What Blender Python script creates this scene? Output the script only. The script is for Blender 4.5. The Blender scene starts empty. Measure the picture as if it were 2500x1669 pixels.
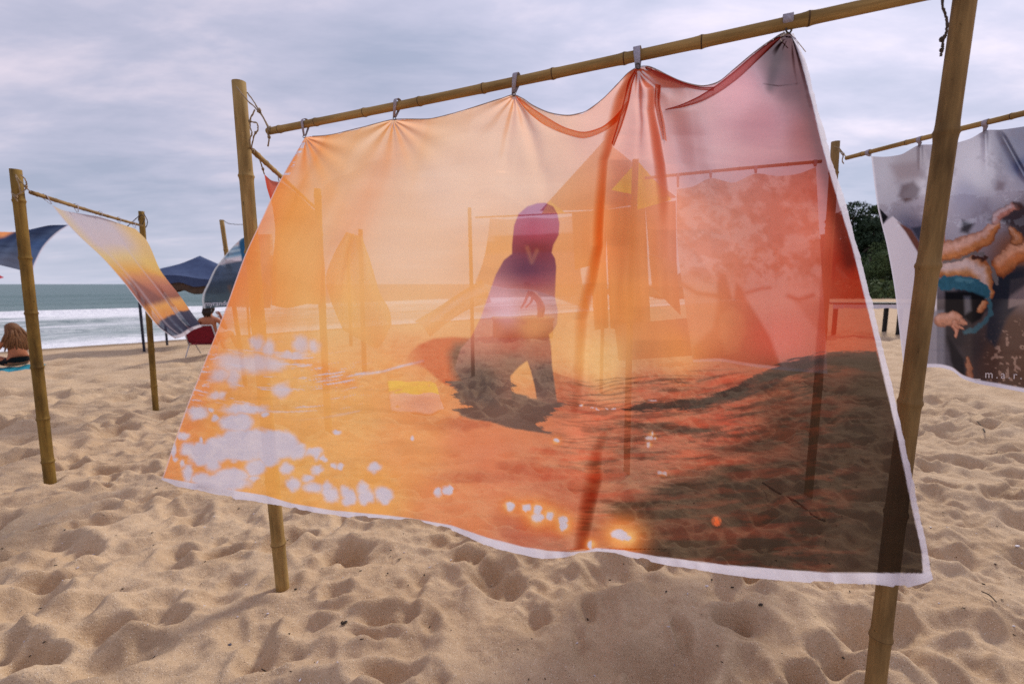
import bpy, bmesh, math, random
import numpy as np
from mathutils import Vector, Matrix
from mathutils.geometry import tessellate_polygon
random.seed(7); RNG = np.random.default_rng(7)
S = bpy.context.scene
COL = S.collection
R = math.radians

# ------------------------------------------------------------------ camera, sky, sun, exposure
CAM_H = 1.5; PITCH = R(7.1); FPX = 1135.0
cam_d = bpy.data.cameras.new("camera"); cam = bpy.data.objects.new("camera", cam_d); COL.objects.link(cam)
cam.location = (0, 0, CAM_H); cam.rotation_euler = (R(90) - PITCH, 0, 0)
cam_d.sensor_width = 36; cam_d.lens = FPX / 2500 * 36; cam_d.clip_start = .05; cam_d.clip_end = 9000
cam_d.dof.use_dof = True; cam_d.dof.focus_distance = 1.65; cam_d.dof.aperture_fstop = 3.2
S.camera = cam
S.view_settings.view_transform = 'Standard'; S.view_settings.look = 'None'
S.view_settings.gamma = 1; S.view_settings.use_curve_mapping = False
S.view_settings.exposure = 0.50
S.cycles.use_denoising = False; S.cycles.sample_clamp_direct = 3.0; S.cycles.sample_clamp_indirect = 3.0
S.cycles.transparent_max_bounces = 24; S.cycles.max_bounces = 8
SUN_EL, SUN_AZ = R(37), R(38)      # azimuth measured from +Y towards +X
world = bpy.data.worlds.new("World"); S.world = world; world.use_nodes = True
nt = world.node_tree; nt.nodes.clear()
def N(nt, typ, **kw):
    n = nt.nodes.new(typ)
    for k, v in kw.items():
        if k == 'inp':
            for a, b in v.items(): n.inputs[a].default_value = b
        else: setattr(n, k, v)
    return n
def M2(nt, op, a, b=None, c=None, clamp=False):
    n = nt.nodes.new('ShaderNodeMath'); n.operation = op; n.use_clamp = clamp
    for i, v in enumerate((a, b, c)):
        if v is None: continue
        if isinstance(v, (int, float)): n.inputs[i].default_value = v
        else: nt.links.new(v, n.inputs[i])
    return n.outputs[0]
def MIXC(nt, f, a, b, typ='MIX'):
    n = nt.nodes.new('ShaderNodeMix'); n.data_type = 'RGBA'; n.blend_type = typ
    for i, v in ((0, f), (6, a), (7, b)):
        if isinstance(v, (int, float)): n.inputs[i].default_value = v
        elif isinstance(v, tuple): n.inputs[i].default_value = v if len(v) == 4 else (*v, 1)
        else: nt.links.new(v, n.inputs[i])
    return n.outputs[2]
def srgb(*c):
    return tuple(((v/255)/12.92 if v/255 <= .04045 else (((v/255)+.055)/1.055)**2.4) for v in c)
def sky_nodes():
    L = nt.links.new
    tc = N(nt, 'ShaderNodeTexCoord'); sp = N(nt, 'ShaderNodeSeparateXYZ'); L(tc.outputs['Generated'], sp.inputs[0])
    zc = M2(nt, 'ADD', M2(nt, 'MAXIMUM', sp.outputs[2], 0.0), .16)
    cx = M2(nt, 'DIVIDE', sp.outputs[0], zc); cy = M2(nt, 'DIVIDE', sp.outputs[1], zc)
    cb = N(nt, 'ShaderNodeCombineXYZ'); L(cx, cb.inputs[0]); L(cy, cb.inputs[1])
    mp = N(nt, 'ShaderNodeMapping'); mp.inputs['Rotation'].default_value = (0, 0, R(-38)); mp.inputs['Scale'].default_value = (.55, 1.15, 1)
    L(cb.outputs[0], mp.inputs[0])
    n1 = N(nt, 'ShaderNodeTexNoise', inp={'Scale': 2.3, 'Detail': 9, 'Roughness': .60, 'Distortion': .22}); L(mp.outputs[0], n1.inputs['Vector'])
    n2 = N(nt, 'ShaderNodeTexNoise', inp={'Scale': .55, 'Detail': 3, 'Roughness': .5}); L(cb.outputs[0], n2.inputs['Vector'])
    f = M2(nt, 'ADD', M2(nt, 'MULTIPLY', n1.outputs[0], .50), M2(nt, 'MULTIPLY', n2.outputs[0], .54))
    rp = N(nt, 'ShaderNodeValToRGB'); L(f, rp.inputs[0])
    e = rp.color_ramp; e.elements[0].position = .40; e.elements[0].color = (*srgb(156, 163, 186), 1)
    e.elements[1].position = .63; e.elements[1].color = (*srgb(216, 206, 220), 1)
    m = e.elements.new(.52); m.color = (*srgb(182, 182, 203), 1)
    # overcast brightens smoothly towards the hidden sun and the zenith
    sd = Vector((math.cos(SUN_EL)*math.sin(SUN_AZ), math.cos(SUN_EL)*math.cos(SUN_AZ), math.sin(SUN_EL)))
    dt = N(nt, 'ShaderNodeVectorMath', operation='DOT_PRODUCT'); L(tc.outputs['Generated'], dt.inputs[0]); dt.inputs[1].default_value = sd
    g = M2(nt, 'POWER', M2(nt, 'MAXIMUM', dt.outputs['Value'], 0.0), 5.0)
    fac = M2(nt, 'ADD', M2(nt, 'ADD', .81, M2(nt, 'MULTIPLY', g, .30)), M2(nt, 'MULTIPLY', M2(nt, 'MAXIMUM', sp.outputs[2], 0.0), .12))
    vm = N(nt, 'ShaderNodeVectorMath', operation='SCALE'); L(rp.outputs[0], vm.inputs[0]); L(fac, vm.inputs['Scale'])
    hz = M2(nt, 'POWER', M2(nt, 'SUBTRACT', 1.0, M2(nt, 'ABSOLUTE', sp.outputs[2]), clamp=True), 9.0)
    colr = MIXC(nt, M2(nt, 'MULTIPLY', hz, .7), vm.outputs[0], srgb(176, 182, 200))
    sk = N(nt, 'ShaderNodeTexSky', sky_type='NISHITA'); sk.sun_disc = False; sk.sun_elevation = SUN_EL; sk.sun_rotation = SUN_AZ
    b1 = N(nt, 'ShaderNodeBackground', inp={'Strength': .07}); L(sk.outputs[0], b1.inputs[0])
    b2 = N(nt, 'ShaderNodeBackground', inp={'Strength': 1.0}); L(colr, b2.inputs[0])
    mx = N(nt, 'ShaderNodeMixShader', inp={0: .93}); L(b1.outputs[0], mx.inputs[1]); L(b2.outputs[0], mx.inputs[2])
    o = N(nt, 'ShaderNodeOutputWorld'); L(mx.outputs[0], o.inputs[0])
sky_nodes()
sl = bpy.data.lights.new("sun", 'SUN'); sl.energy = 2.0; sl.angle = R(10); sl.color = (1, .93, .82)
sun = bpy.data.objects.new("sun", sl); COL.objects.link(sun)
sun.rotation_euler = Vector((-math.cos(SUN_EL)*math.sin(SUN_AZ), -math.cos(SUN_EL)*math.cos(SUN_AZ), -math.sin(SUN_EL))).to_track_quat('-Z', 'Y').to_euler()

# ------------------------------------------------------------------ helpers
cP, sP = math.cos(PITCH), math.sin(PITCH)
def U(px, py, Y):
    """world point on the sight line of a photograph pixel at forward distance Y (arrays or scalars)"""
    a = (np.asarray(px, float) - 1250) / FPX; b = (834.5 - np.asarray(py, float)) / FPX
    yy = cP + b * sP; zz = -sP + b * cP
    t = np.asarray(Y, float) / yy
    return np.stack([a * t, yy * t, zz * t + CAM_H], -1)
def V(px, py, Y): return Vector(U(px, py, Y).tolist())
SHORE = 28.8
def inland(x, y): return (SHORE + x - y) / math.sqrt(2)
def ground_z(x, y):
    s = inland(np.asarray(x, float), np.asarray(y, float))
    z = np.where(s < 10, -.5 * np.clip(1 - s/10, 0, None) ** 1.25, 0.0)
    return np.where(s < 0, -.5 + s * .06, z)
def G(px, py):
    """ground point seen at a photograph pixel"""
    a = (px - 1250) / FPX; b = (834.5 - py) / FPX
    d = Vector((a, cP + b * sP, -sP + b * cP)); z = 0.0
    for _ in range(30):
        t = (z - CAM_H) / d.z; z = .5*z + .5*float(ground_z(d.x*t, d.y*t))
    return Vector((d.x*t, d.y*t, z))
def lat(seed):
    return np.random.default_rng(seed).random((256, 256))
_L = {}
def vnoise(x, y, seed=0):
    if seed not in _L: _L[seed] = lat(seed)
    g = _L[seed]
    x = np.asarray(x, float); y = np.asarray(y, float)
    xi = np.floor(x).astype(int); yi = np.floor(y).astype(int); fx = x - xi; fy = y - yi
    fx = fx*fx*(3-2*fx); fy = fy*fy*(3-2*fy)
    x0 = xi & 255; x1 = (xi+1) & 255; y0 = yi & 255; y1 = (yi+1) & 255
    return (g[y0, x0]*(1-fx) + g[y0, x1]*fx)*(1-fy) + (g[y1, x0]*(1-fx) + g[y1, x1]*fx)*fy
def fbm(x, y, seed=0, o=4, r=.5):
    s = 0; a = 1; t = 0
    for i in range(o):
        s = s + a*vnoise(x*2**i + 17.3*i, y*2**i + 5.1*i, seed+i); t += a; a *= r
    return s/t
def sstep(a, b, x):
    t = np.clip((x-a)/(b-a), 0, 1); return t*t*(3-2*t)
def tag(o, label=None, cat=None, group=None, kind=None):
    if label: o['label'] = label
    if cat: o['category'] = cat
    if group: o['group'] = group
    if kind: o['kind'] = kind
    return o
def link(name, me, parent=None):
    o = bpy.data.objects.new(name, me); COL.objects.link(o)
    if parent is not None: o.parent = parent
    return o
def thing(name, loc, label, cat, group=None, rz=0):
    o = bpy.data.objects.new(name, None); COL.objects.link(o); o.location = loc; o.rotation_euler.z = rz
    o.empty_display_size = .1
    return tag(o, label, cat, group)
def mesh_np(name, verts, faces, mat, smooth=True, color=None, uv=None):
    me = bpy.data.meshes.new(name)
    verts = np.asarray(verts, np.float32); faces = np.asarray(faces, np.int32)
    me.vertices.add(len(verts)); me.vertices.foreach_set('co', verts.ravel())
    k = faces.shape[1]; me.loops.add(faces.size); me.loops.foreach_set('vertex_index', faces.ravel())
    me.polygons.add(len(faces)); me.polygons.foreach_set('loop_start', np.arange(0, faces.size, k, dtype=np.int32))
    me.polygons.foreach_set('loop_total', np.full(len(faces), k, np.int32))
    me.update(calc_edges=True)
    if smooth: me.polygons.foreach_set('use_smooth', np.ones(len(faces), bool))
    if color is not None:
        at = me.color_attributes.new('Print', 'FLOAT_COLOR', 'POINT')
        c = np.ones((len(verts), 4), np.float32); c[:, :3] = color; at.data.foreach_set('color', c.ravel())
    if uv is not None:
        l = me.uv_layers.new(name='UVMap'); l.data.foreach_set('uv', np.asarray(uv, np.float32)[faces.ravel()].ravel())
    if mat: me.materials.append(mat)
    return me
def grid_faces(nv, nu):
    i = np.arange((nv-1)*(nu-1)); r = i // (nu-1); c = i % (nu-1); a = r*nu + c
    return np.stack([a, a+1, a+nu+1, a+nu], -1)
def bm_mesh(name, bm, mat, smooth=False):
    me = bpy.data.meshes.new(name); bm.to_mesh(me); bm.free()
    if smooth:
        for p in me.polygons: p.use_smooth = True
    if mat: me.materials.append(mat)
    return me
def tube(pts, rad, seg=8, cap=True):
    """verts, faces of a tube through pts (list of Vector) with radius or radii"""
    pts = [Vector(p) for p in pts]; n = len(pts)
    rad = [rad]*n if isinstance(rad, (int, float)) else list(rad)
    bm = bmesh.new(); rings = []
    ref = None
    for i, p in enumerate(pts):
        t = (pts[min(i+1, n-1)] - pts[max(i-1, 0)]).normalized()
        if ref is None: ref = t.orthogonal().normalized()
        ref = (ref - t*ref.dot(t)).normalized(); b = t.cross(ref)
        rings.append([bm.verts.new(p + (ref*math.cos(2*math.pi*k/seg) + b*math.sin(2*math.pi*k/seg))*rad[i]) for k in range(seg)])
    for a, b in zip(rings, rings[1:]):
        for k in range(seg): bm.faces.new((a[k], a[(k+1) % seg], b[(k+1) % seg], b[k]))
    if cap: bm.faces.new(rings[0][::-1]); bm.faces.new(rings[-1])
    return bm
def smooth_path(pts, n=6):
    pts = [Vector(p) for p in pts]; out = []
    P_ = [pts[0]] + pts + [pts[-1]]
    for i in range(1, len(P_)-2):
        for k in range(n):
            t = k/n; a, b, c, d = P_[i-1], P_[i], P_[i+1], P_[i+2]
            out.append(.5*((2*b) + (c-a)*t + (2*a-5*b+4*c-d)*t*t + (-a+3*b-3*c+d)*t**3))
    out.append(pts[-1]); return out
def box_bm(bm, c, s, rot=None):
    r = bmesh.ops.create_cube(bm, size=1); m = Matrix.Translation(c) @ (rot or Matrix()) @ Matrix.Diagonal((*s, 1))
    bmesh.ops.transform(bm, matrix=m, verts=r['verts']); return r['verts']

# ------------------------------------------------------------------ materials
def new_mat(name):
    m = bpy.data.materials.new(name); m.use_nodes = True; t = m.node_tree; t.nodes.clear()
    return m, t, N(t, 'ShaderNodeOutputMaterial')
def simple_mat(name, c1, c2=None, scale=30, rough=.7, bump=.1, stretch=(1, 1, 1), spec=.3):
    m, t, o = new_mat(name); L = t.links.new
    b = N(t, 'ShaderNodeBsdfPrincipled', inp={'Roughness': rough, 'Specular IOR Level': spec})
    tc = N(t, 'ShaderNodeTexCoord'); mp = N(t, 'ShaderNodeMapping'); mp.inputs['Scale'].default_value = stretch
    L(tc.outputs['Object'], mp.inputs[0])
    n = N(t, 'ShaderNodeTexNoise', inp={'Scale': scale, 'Detail': 5, 'Roughness': .6}); L(mp.outputs[0], n.inputs['Vector'])
    c2 = c2 or tuple(v*.7 for v in c1)
    L(MIXC(t, M2(t, 'MULTIPLY_ADD', n.outputs[0], 2.2, -.6, clamp=True), c2, c1), b.inputs['Base Color'])
    if bump:
        bp = N(t, 'ShaderNodeBump', inp={'Strength': bump, 'Distance': .01}); L(n.outputs[0], bp.inputs['Height']); L(bp.outputs[0], b.inputs['Normal'])
    L(b.outputs[0], o.inputs[0]); return m
def cloth_mat(name, t0=.40, weave=1, graze=.28, tint=.26):
    """sheer printed voile: open weave (t0) + light through dyed threads (t1); longer path at grazing angles"""
    m, t, o = new_mat(name); L = t.links.new
    at = N(t, 'ShaderNodeAttribute', attribute_name='Print')
    sp = N(t, 'ShaderNodeSeparateColor'); L(at.outputs['Color'], sp.inputs[0])
    ge = N(t, 'ShaderNodeNewGeometry'); dp = N(t, 'ShaderNodeVectorMath', operation='DOT_PRODUCT')
    L(ge.outputs['Normal'], dp.inputs[0]); L(ge.outputs['Incoming'], dp.inputs[1])
    co = M2(t, 'MAXIMUM', M2(t, 'ABSOLUTE', dp.outputs['Value']), .12)
    ic = M2(t, 'POWER', M2(t, 'MAXIMUM', M2(t, 'DIVIDE', .70, co), 1.0), 1.6)
    # weave irregularity
    tc = N(t, 'ShaderNodeTexCoord')
    nz = N(t, 'ShaderNodeTexNoise', inp={'Scale': 160.0, 'Detail': 3, 'Roughness': .7}); L(tc.outputs['Object'], nz.inputs['Vector'])
    wv = M2(t, 'MULTIPLY_ADD', nz.outputs[0], .22, .89)
    lum = M2(t, 'ADD', M2(t, 'ADD', M2(t, 'MULTIPLY', sp.outputs[0], .3), M2(t, 'MULTIPLY', sp.outputs[1], .5)), M2(t, 'MULTIPLY', sp.outputs[2], .2))
    dens = M2(t, 'MINIMUM', M2(t, 'MULTIPLY', M2(t, 'POWER', M2(t, 'MAXIMUM', lum, .001), .66), 3.9), 1.0)
    cb = N(t, 'ShaderNodeCombineColor'); cs = N(t, 'ShaderNodeCombineColor')
    pe = M2(t, 'POWER', ic, graze)
    mxp = M2(t, 'MAXIMUM', M2(t, 'MAXIMUM', sp.outputs[0], sp.outputs[1]), M2(t, 'MAXIMUM', sp.outputs[2], .002))
    for i in range(3):
        v = M2(t, 'MULTIPLY_ADD', sp.outputs[i], -t0*.8, t0)
        v = M2(t, 'MULTIPLY', M2(t, 'MULTIPLY', v, wv), M2(t, 'MULTIPLY', dens, M2(t, 'POWER', M2(t, 'DIVIDE', M2(t, 'MAXIMUM', sp.outputs[i], .0004), mxp), tint)))
        L(M2(t, 'POWER', v, ic), cb.inputs[i])
        L(M2(t, 'MULTIPLY', M2(t, 'POWER', M2(t, 'MAXIMUM', sp.outputs[i], .0005), pe), .92), cs.inputs[i])
    tr = N(t, 'ShaderNodeBsdfTransparent'); L(cb.outputs[0], tr.inputs[0])
    bp = N(t, 'ShaderNodeBump', inp={'Strength': .12*weave, 'Distance': .002}); L(nz.outputs[0], bp.inputs['Height'])
    df = N(t, 'ShaderNodeBsdfDiffuse'); tl = N(t, 'ShaderNodeBsdfTranslucent')
    for s in (df, tl): L(cs.outputs[0], s.inputs[0]); L(bp.outputs[0], s.inputs['Normal'])
    mx = N(t, 'ShaderNodeMixShader', inp={0: .62}); L(df.outputs[0], mx.inputs[1]); L(tl.outputs[0], mx.inputs[2])
    ad = N(t, 'ShaderNodeAddShader'); L(tr.outputs[0], ad.inputs[0]); L(mx.outputs[0], ad.inputs[1])
    L(ad.outputs[0], o.inputs[0]); return m
def bamboo_mat(name, c1, c2, c3):
    m, t, o = new_mat(name); L = t.links.new
    b = N(t, 'ShaderNodeBsdfPrincipled', inp={'Roughness': .7, 'Specular IOR Level': .08})
    uv = N(t, 'ShaderNodeUVMap', uv_map='UVMap'); mp = N(t, 'ShaderNodeMapping'); mp.inputs['Scale'].default_value = (9, 3, 1); L(uv.outputs[0], mp.inputs[0])
    n = N(t, 'ShaderNodeTexNoise', inp={'Scale': 2.0, 'Detail': 6, 'Roughness': .65}); L(mp.outputs[0], n.inputs['Vector'])
    mp2 = N(t, 'ShaderNodeMapping'); mp2.inputs['Scale'].default_value = (1, 1.3, 1); L(uv.outputs[0], mp2.inputs[0])
    n2 = N(t, 'ShaderNodeTexNoise', inp={'Scale': 2.2, 'Detail': 4, 'Roughness': .6}); L(mp2.outputs[0], n2.inputs['Vector'])
    mp3 = N(t, 'ShaderNodeMapping'); mp3.inputs['Scale'].default_value = (3, 14, 1); L(uv.outputs[0], mp3.inputs[0])
    n3 = N(t, 'ShaderNodeTexNoise', inp={'Scale': 3.0, 'Detail': 2}); L(mp3.outputs[0], n3.inputs['Vector'])
    a = MIXC(t, M2(t, 'MULTIPLY_ADD', n.outputs[0], 2.0, -.5, clamp=True), c1, c2)
    a = MIXC(t, M2(t, 'MULTIPLY_ADD', n2.outputs[0], 4.0, -1.7, clamp=True), a, c3)
    a = MIXC(t, M2(t, 'MULTIPLY_ADD', n3.outputs[0], 9.0, -6.2, clamp=True), a, tuple(v*.35 for v in c3))
    L(a, b.inputs['Base Color'])
    bp = N(t, 'ShaderNodeBump', inp={'Strength': .25, 'Distance': .002}); L(n.outputs[0], bp.inputs['Height']); L(bp.outputs[0], b.inputs['Normal'])
    L(b.outputs[0], o.inputs[0]); return m
MB = bamboo_mat('bamboo_dry', srgb(178, 148, 96), srgb(144, 114, 68), srgb(116, 94, 58))
MBO = bamboo_mat('bamboo_olive', srgb(146, 118, 62), srgb(114, 88, 44), srgb(86, 68, 38))
MBD = bamboo_mat('bamboo_brown', srgb(156, 126, 82), srgb(124, 98, 62), srgb(92, 72, 46))
MNODE = simple_mat('bamboo_node', srgb(96, 72, 44), srgb(60, 42, 26), 60, .8)
MROPE = simple_mat('rope', srgb(176, 156, 128), srgb(120, 98, 74), 200, .95, .6)
MCORD = simple_mat('dark_cord', srgb(92, 78, 66), srgb(50, 42, 38), 200, .95, .5)
MTAB = simple_mat('tab_webbing', srgb(178, 172, 184), srgb(140, 132, 140), 220, .9, .5)
MSTR = simple_mat('pale_string', srgb(226, 216, 200), srgb(190, 176, 160), 200, .9, .3)
MHEM = simple_mat('hem', srgb(196, 186, 180), srgb(156, 146, 142), 120, .95, .3)
MMETAL = simple_mat('grommet_metal', srgb(90, 86, 80), srgb(50, 46, 42), 60, .35, .1)
MC = cloth_mat('sheer_print')
MC2 = cloth_mat('printed_voile', .30, 1, 0.0)
MC3 = cloth_mat('printed_voile_dense', .14, 1, 0.0)

def sand_mat():
    m, t, o = new_mat('sand'); L = t.links.new
    b = N(t, 'ShaderNodeBsdfPrincipled', inp={'Roughness': .95, 'Specular IOR Level': .12})
    tc = N(t, 'ShaderNodeTexCoord')
    n1 = N(t, 'ShaderNodeTexNoise', inp={'Scale': 2.3, 'Detail': 6, 'Roughness': .6}); L(tc.outputs['Object'], n1.inputs['Vector'])
    n2 = N(t, 'ShaderNodeTexNoise', inp={'Scale': 330.0, 'Detail': 3, 'Roughness': .75}); L(tc.outputs['Object'], n2.inputs['Vector'])
    n3 = N(t, 'ShaderNodeTexNoise', inp={'Scale': 26.0, 'Detail': 6, 'Roughness': .7}); L(tc.outputs['Object'], n3.inputs['Vector'])
    vo = N(t, 'ShaderNodeTexVoronoi', inp={'Scale': 520.0}); L(tc.outputs['Object'], vo.inputs['Vector'])
    a = MIXC(t, M2(t, 'MULTIPLY_ADD', n1.outputs[0], 2.4, -.7, clamp=True), srgb(199, 171, 140), srgb(222, 197, 167))
    a = MIXC(t, M2(t, 'MULTIPLY_ADD', n3.outputs[0], 2.6, -1.0, clamp=True), MIXC(t, 1.0, a, (.86, .84, .82), 'MULTIPLY'), a)
    a = MIXC(t, M2(t, 'MULTIPLY_ADD', n2.outputs[0], 3.0, -1.0, clamp=True), MIXC(t, 1.0, a, (.70, .66, .62), 'MULTIPLY'), a)
    sp = N(t, 'ShaderNodeSeparateColor'); L(vo.outputs['Color'], sp.inputs[0])
    a = MIXC(t, M2(t, 'GREATER_THAN', sp.outputs[0], .985), a, srgb(90, 70, 56))
    a = MIXC(t, M2(t, 'GREATER_THAN', sp.outputs[1], .985), a, srgb(232, 220, 205))
    ws = N(t, 'ShaderNodeAttribute', attribute_name='Print')      # damp sand by the water line
    a = MIXC(t, ws.outputs['Fac'], a, MIXC(t, 1.0, a, (.42, .40, .38), 'MULTIPLY'))
    L(a, b.inputs['Base Color'])
    h = M2(t, 'ADD', M2(t, 'MULTIPLY', n2.outputs[0], .40), M2(t, 'MULTIPLY', n3.outputs[0], 2.2))
    bp = N(t, 'ShaderNodeBump', inp={'Strength': .8, 'Distance': .007}); L(h, bp.inputs['Height']); L(bp.outputs[0], b.inputs['Normal'])
    L(b.outputs[0], o.inputs[0]); return m

# ------------------------------------------------------------------ the beach
def axis(lo, f0, f1, hi, step, grow):
    a = list(np.arange(f0, f1, step)); s = step; x = f1
    while x < hi: a.append(x); s *= grow; x += s
    a.append(hi); s = step; x = f0 - step; b = []
    while x > lo: b.append(x); s *= grow; x -= s
    b.append(lo); return np.array(b[::-1] + a)
def build_beach():
    xs = axis(-60, -3.0, 3.0, 150, .0115, 1.028); ys = axis(-12, .7, 5.2, 170, .0115, 1.022)
    X, Y = np.meshgrid(xs, ys); Z = np.zeros_like(X)
    # slow undulation
    Z += .05*(fbm(X*.55, Y*.55, 11, 3) - .5) + .075*(fbm(X*1.5+3, Y*1.5, 21, 2) - .5)
    wx = X + .10*(fbm(X*2.2, Y*2.2, 31, 2)-.5); wy = Y + .10*(fbm(X*2.2, Y*2.2, 41, 2)-.5)
    # trodden hollows: soft ellipses with pushed-up rims
    rng = np.random.default_rng(5)
    def hollows(n, x0, x1, y0, y1, r0, r1, dep, sharp):
        for _ in range(n):
            cx = rng.uniform(x0, x1); cy = rng.uniform(y0, y1)
            r = rng.uniform(r0, r1); asp = rng.uniform(1.2, 2.3); an = rng.normal(.25, .8); d = dep*rng.uniform(.5, 1.25)*(r/r1)**.6
            ex = 3.2*r*asp
            i0, i1 = np.searchsorted(xs, [cx-ex, cx+ex]); j0, j1 = np.searchsorted(ys, [cy-ex, cy+ex])
            if i1-i0 < 3 or j1-j0 < 3: continue
            sx = wx[j0:j1, i0:i1]-cx; sy = wy[j0:j1, i0:i1]-cy
            ca, sa = math.cos(an), math.sin(an); a = (sx*ca+sy*sa)/(r*asp); b = (-sx*sa+sy*ca)/r
            q = np.sqrt(a*a+b*b)
            Z[j0:j1, i0:i1] += -d*np.exp(-(q**sharp)) + d*.55*np.exp(-((q-1.45)/.42)**2)*(.6+.4*np.sin(3*np.arctan2(b, a)+an*9))
    hollows(420, -6, 6, .5, 9, .036, .056, .056, 4.5)
    hollows(1350, -6, 6, .4, 8, .038, .105, .058, 2.6)
    hollows(620, -7, 7, .4, 9, .022, .05, .026, 3.0)
    hollows(4200, -22, 30, 4.5, 26, .07, .17, .085, 2.4)
    # wind-blown little crests
    rg = 1-np.abs(2*fbm(X*5.4+Y*.8, Y*7.0-X*1.2, 51, 3)-1); Z += .038*(rg-.6)
    rg = 1-np.abs(2*fbm(X*11, Y*13, 61, 3)-1); Z += .015*(rg-.6)
    la, lb = X*.94+Y*.34, -X*.34+Y*.94; rg = 1-np.abs(2*fbm(la*2.6, lb*9.5, 66, 3)-1); Z += .020*(rg-.6)*sstep(.35, .65, fbm(X*.8, Y*.8, 67, 2))
    Z += .004*(fbm(X*38, Y*38, 71, 2)-.5)
    s = inland(X, Y); flat = sstep(1.0, 7.0, s)
    far = 1-sstep(40, 120, np.hypot(X, Y)); Z = Z*(.12+.88*flat)*far
    # smooth dished sand round each near pole
    for px, py in POLEXY:
        q = np.hypot(X-px, Y-py); k = np.exp(-(q/.16)**2); Z = Z*(1-.8*k) - .014*np.exp(-(q/.055)**2) + .028*np.exp(-((q-.10)/.035)**2)*(.7+.5*np.sin(3*np.arctan2(Y-py, X-px)))
    Z += ground_z(X, Y)
    # low dune with scrub at the far right, under the trees
    Z += 3.0*sstep(52, 95, Y)*sstep(20, 45, X)
    wet = (1-sstep(.6, 2.6, s))*.9
    c = np.repeat(wet[..., None], 3, -1)
    me = mesh_np('sand', np.stack([X, Y, Z], -1).reshape(-1, 3), grid_faces(len(ys), len(xs)), sand_mat(), True, c.reshape(-1, 3))
    tag(link('sand', me), kind='structure')
    def hz(x, y):
        i = int(np.clip(np.searchsorted(xs, x), 1, len(xs)-1)); j = int(np.clip(np.searchsorted(ys, y), 1, len(ys)-1)); return float(Z[j, i])
    return hz
def GB(px, py): g = G(px, py); return (g.x, g.y)
POLEXY = [GB(692, 1430), GB(122, 1178), GB(380, 1002), GB(803, 1062)]
HZ = build_beach()
def on_sand(px, py, dz=0.0):
    g = G(px, py); return Vector((g.x, g.y, HZ(g.x, g.y)+dz))

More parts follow.
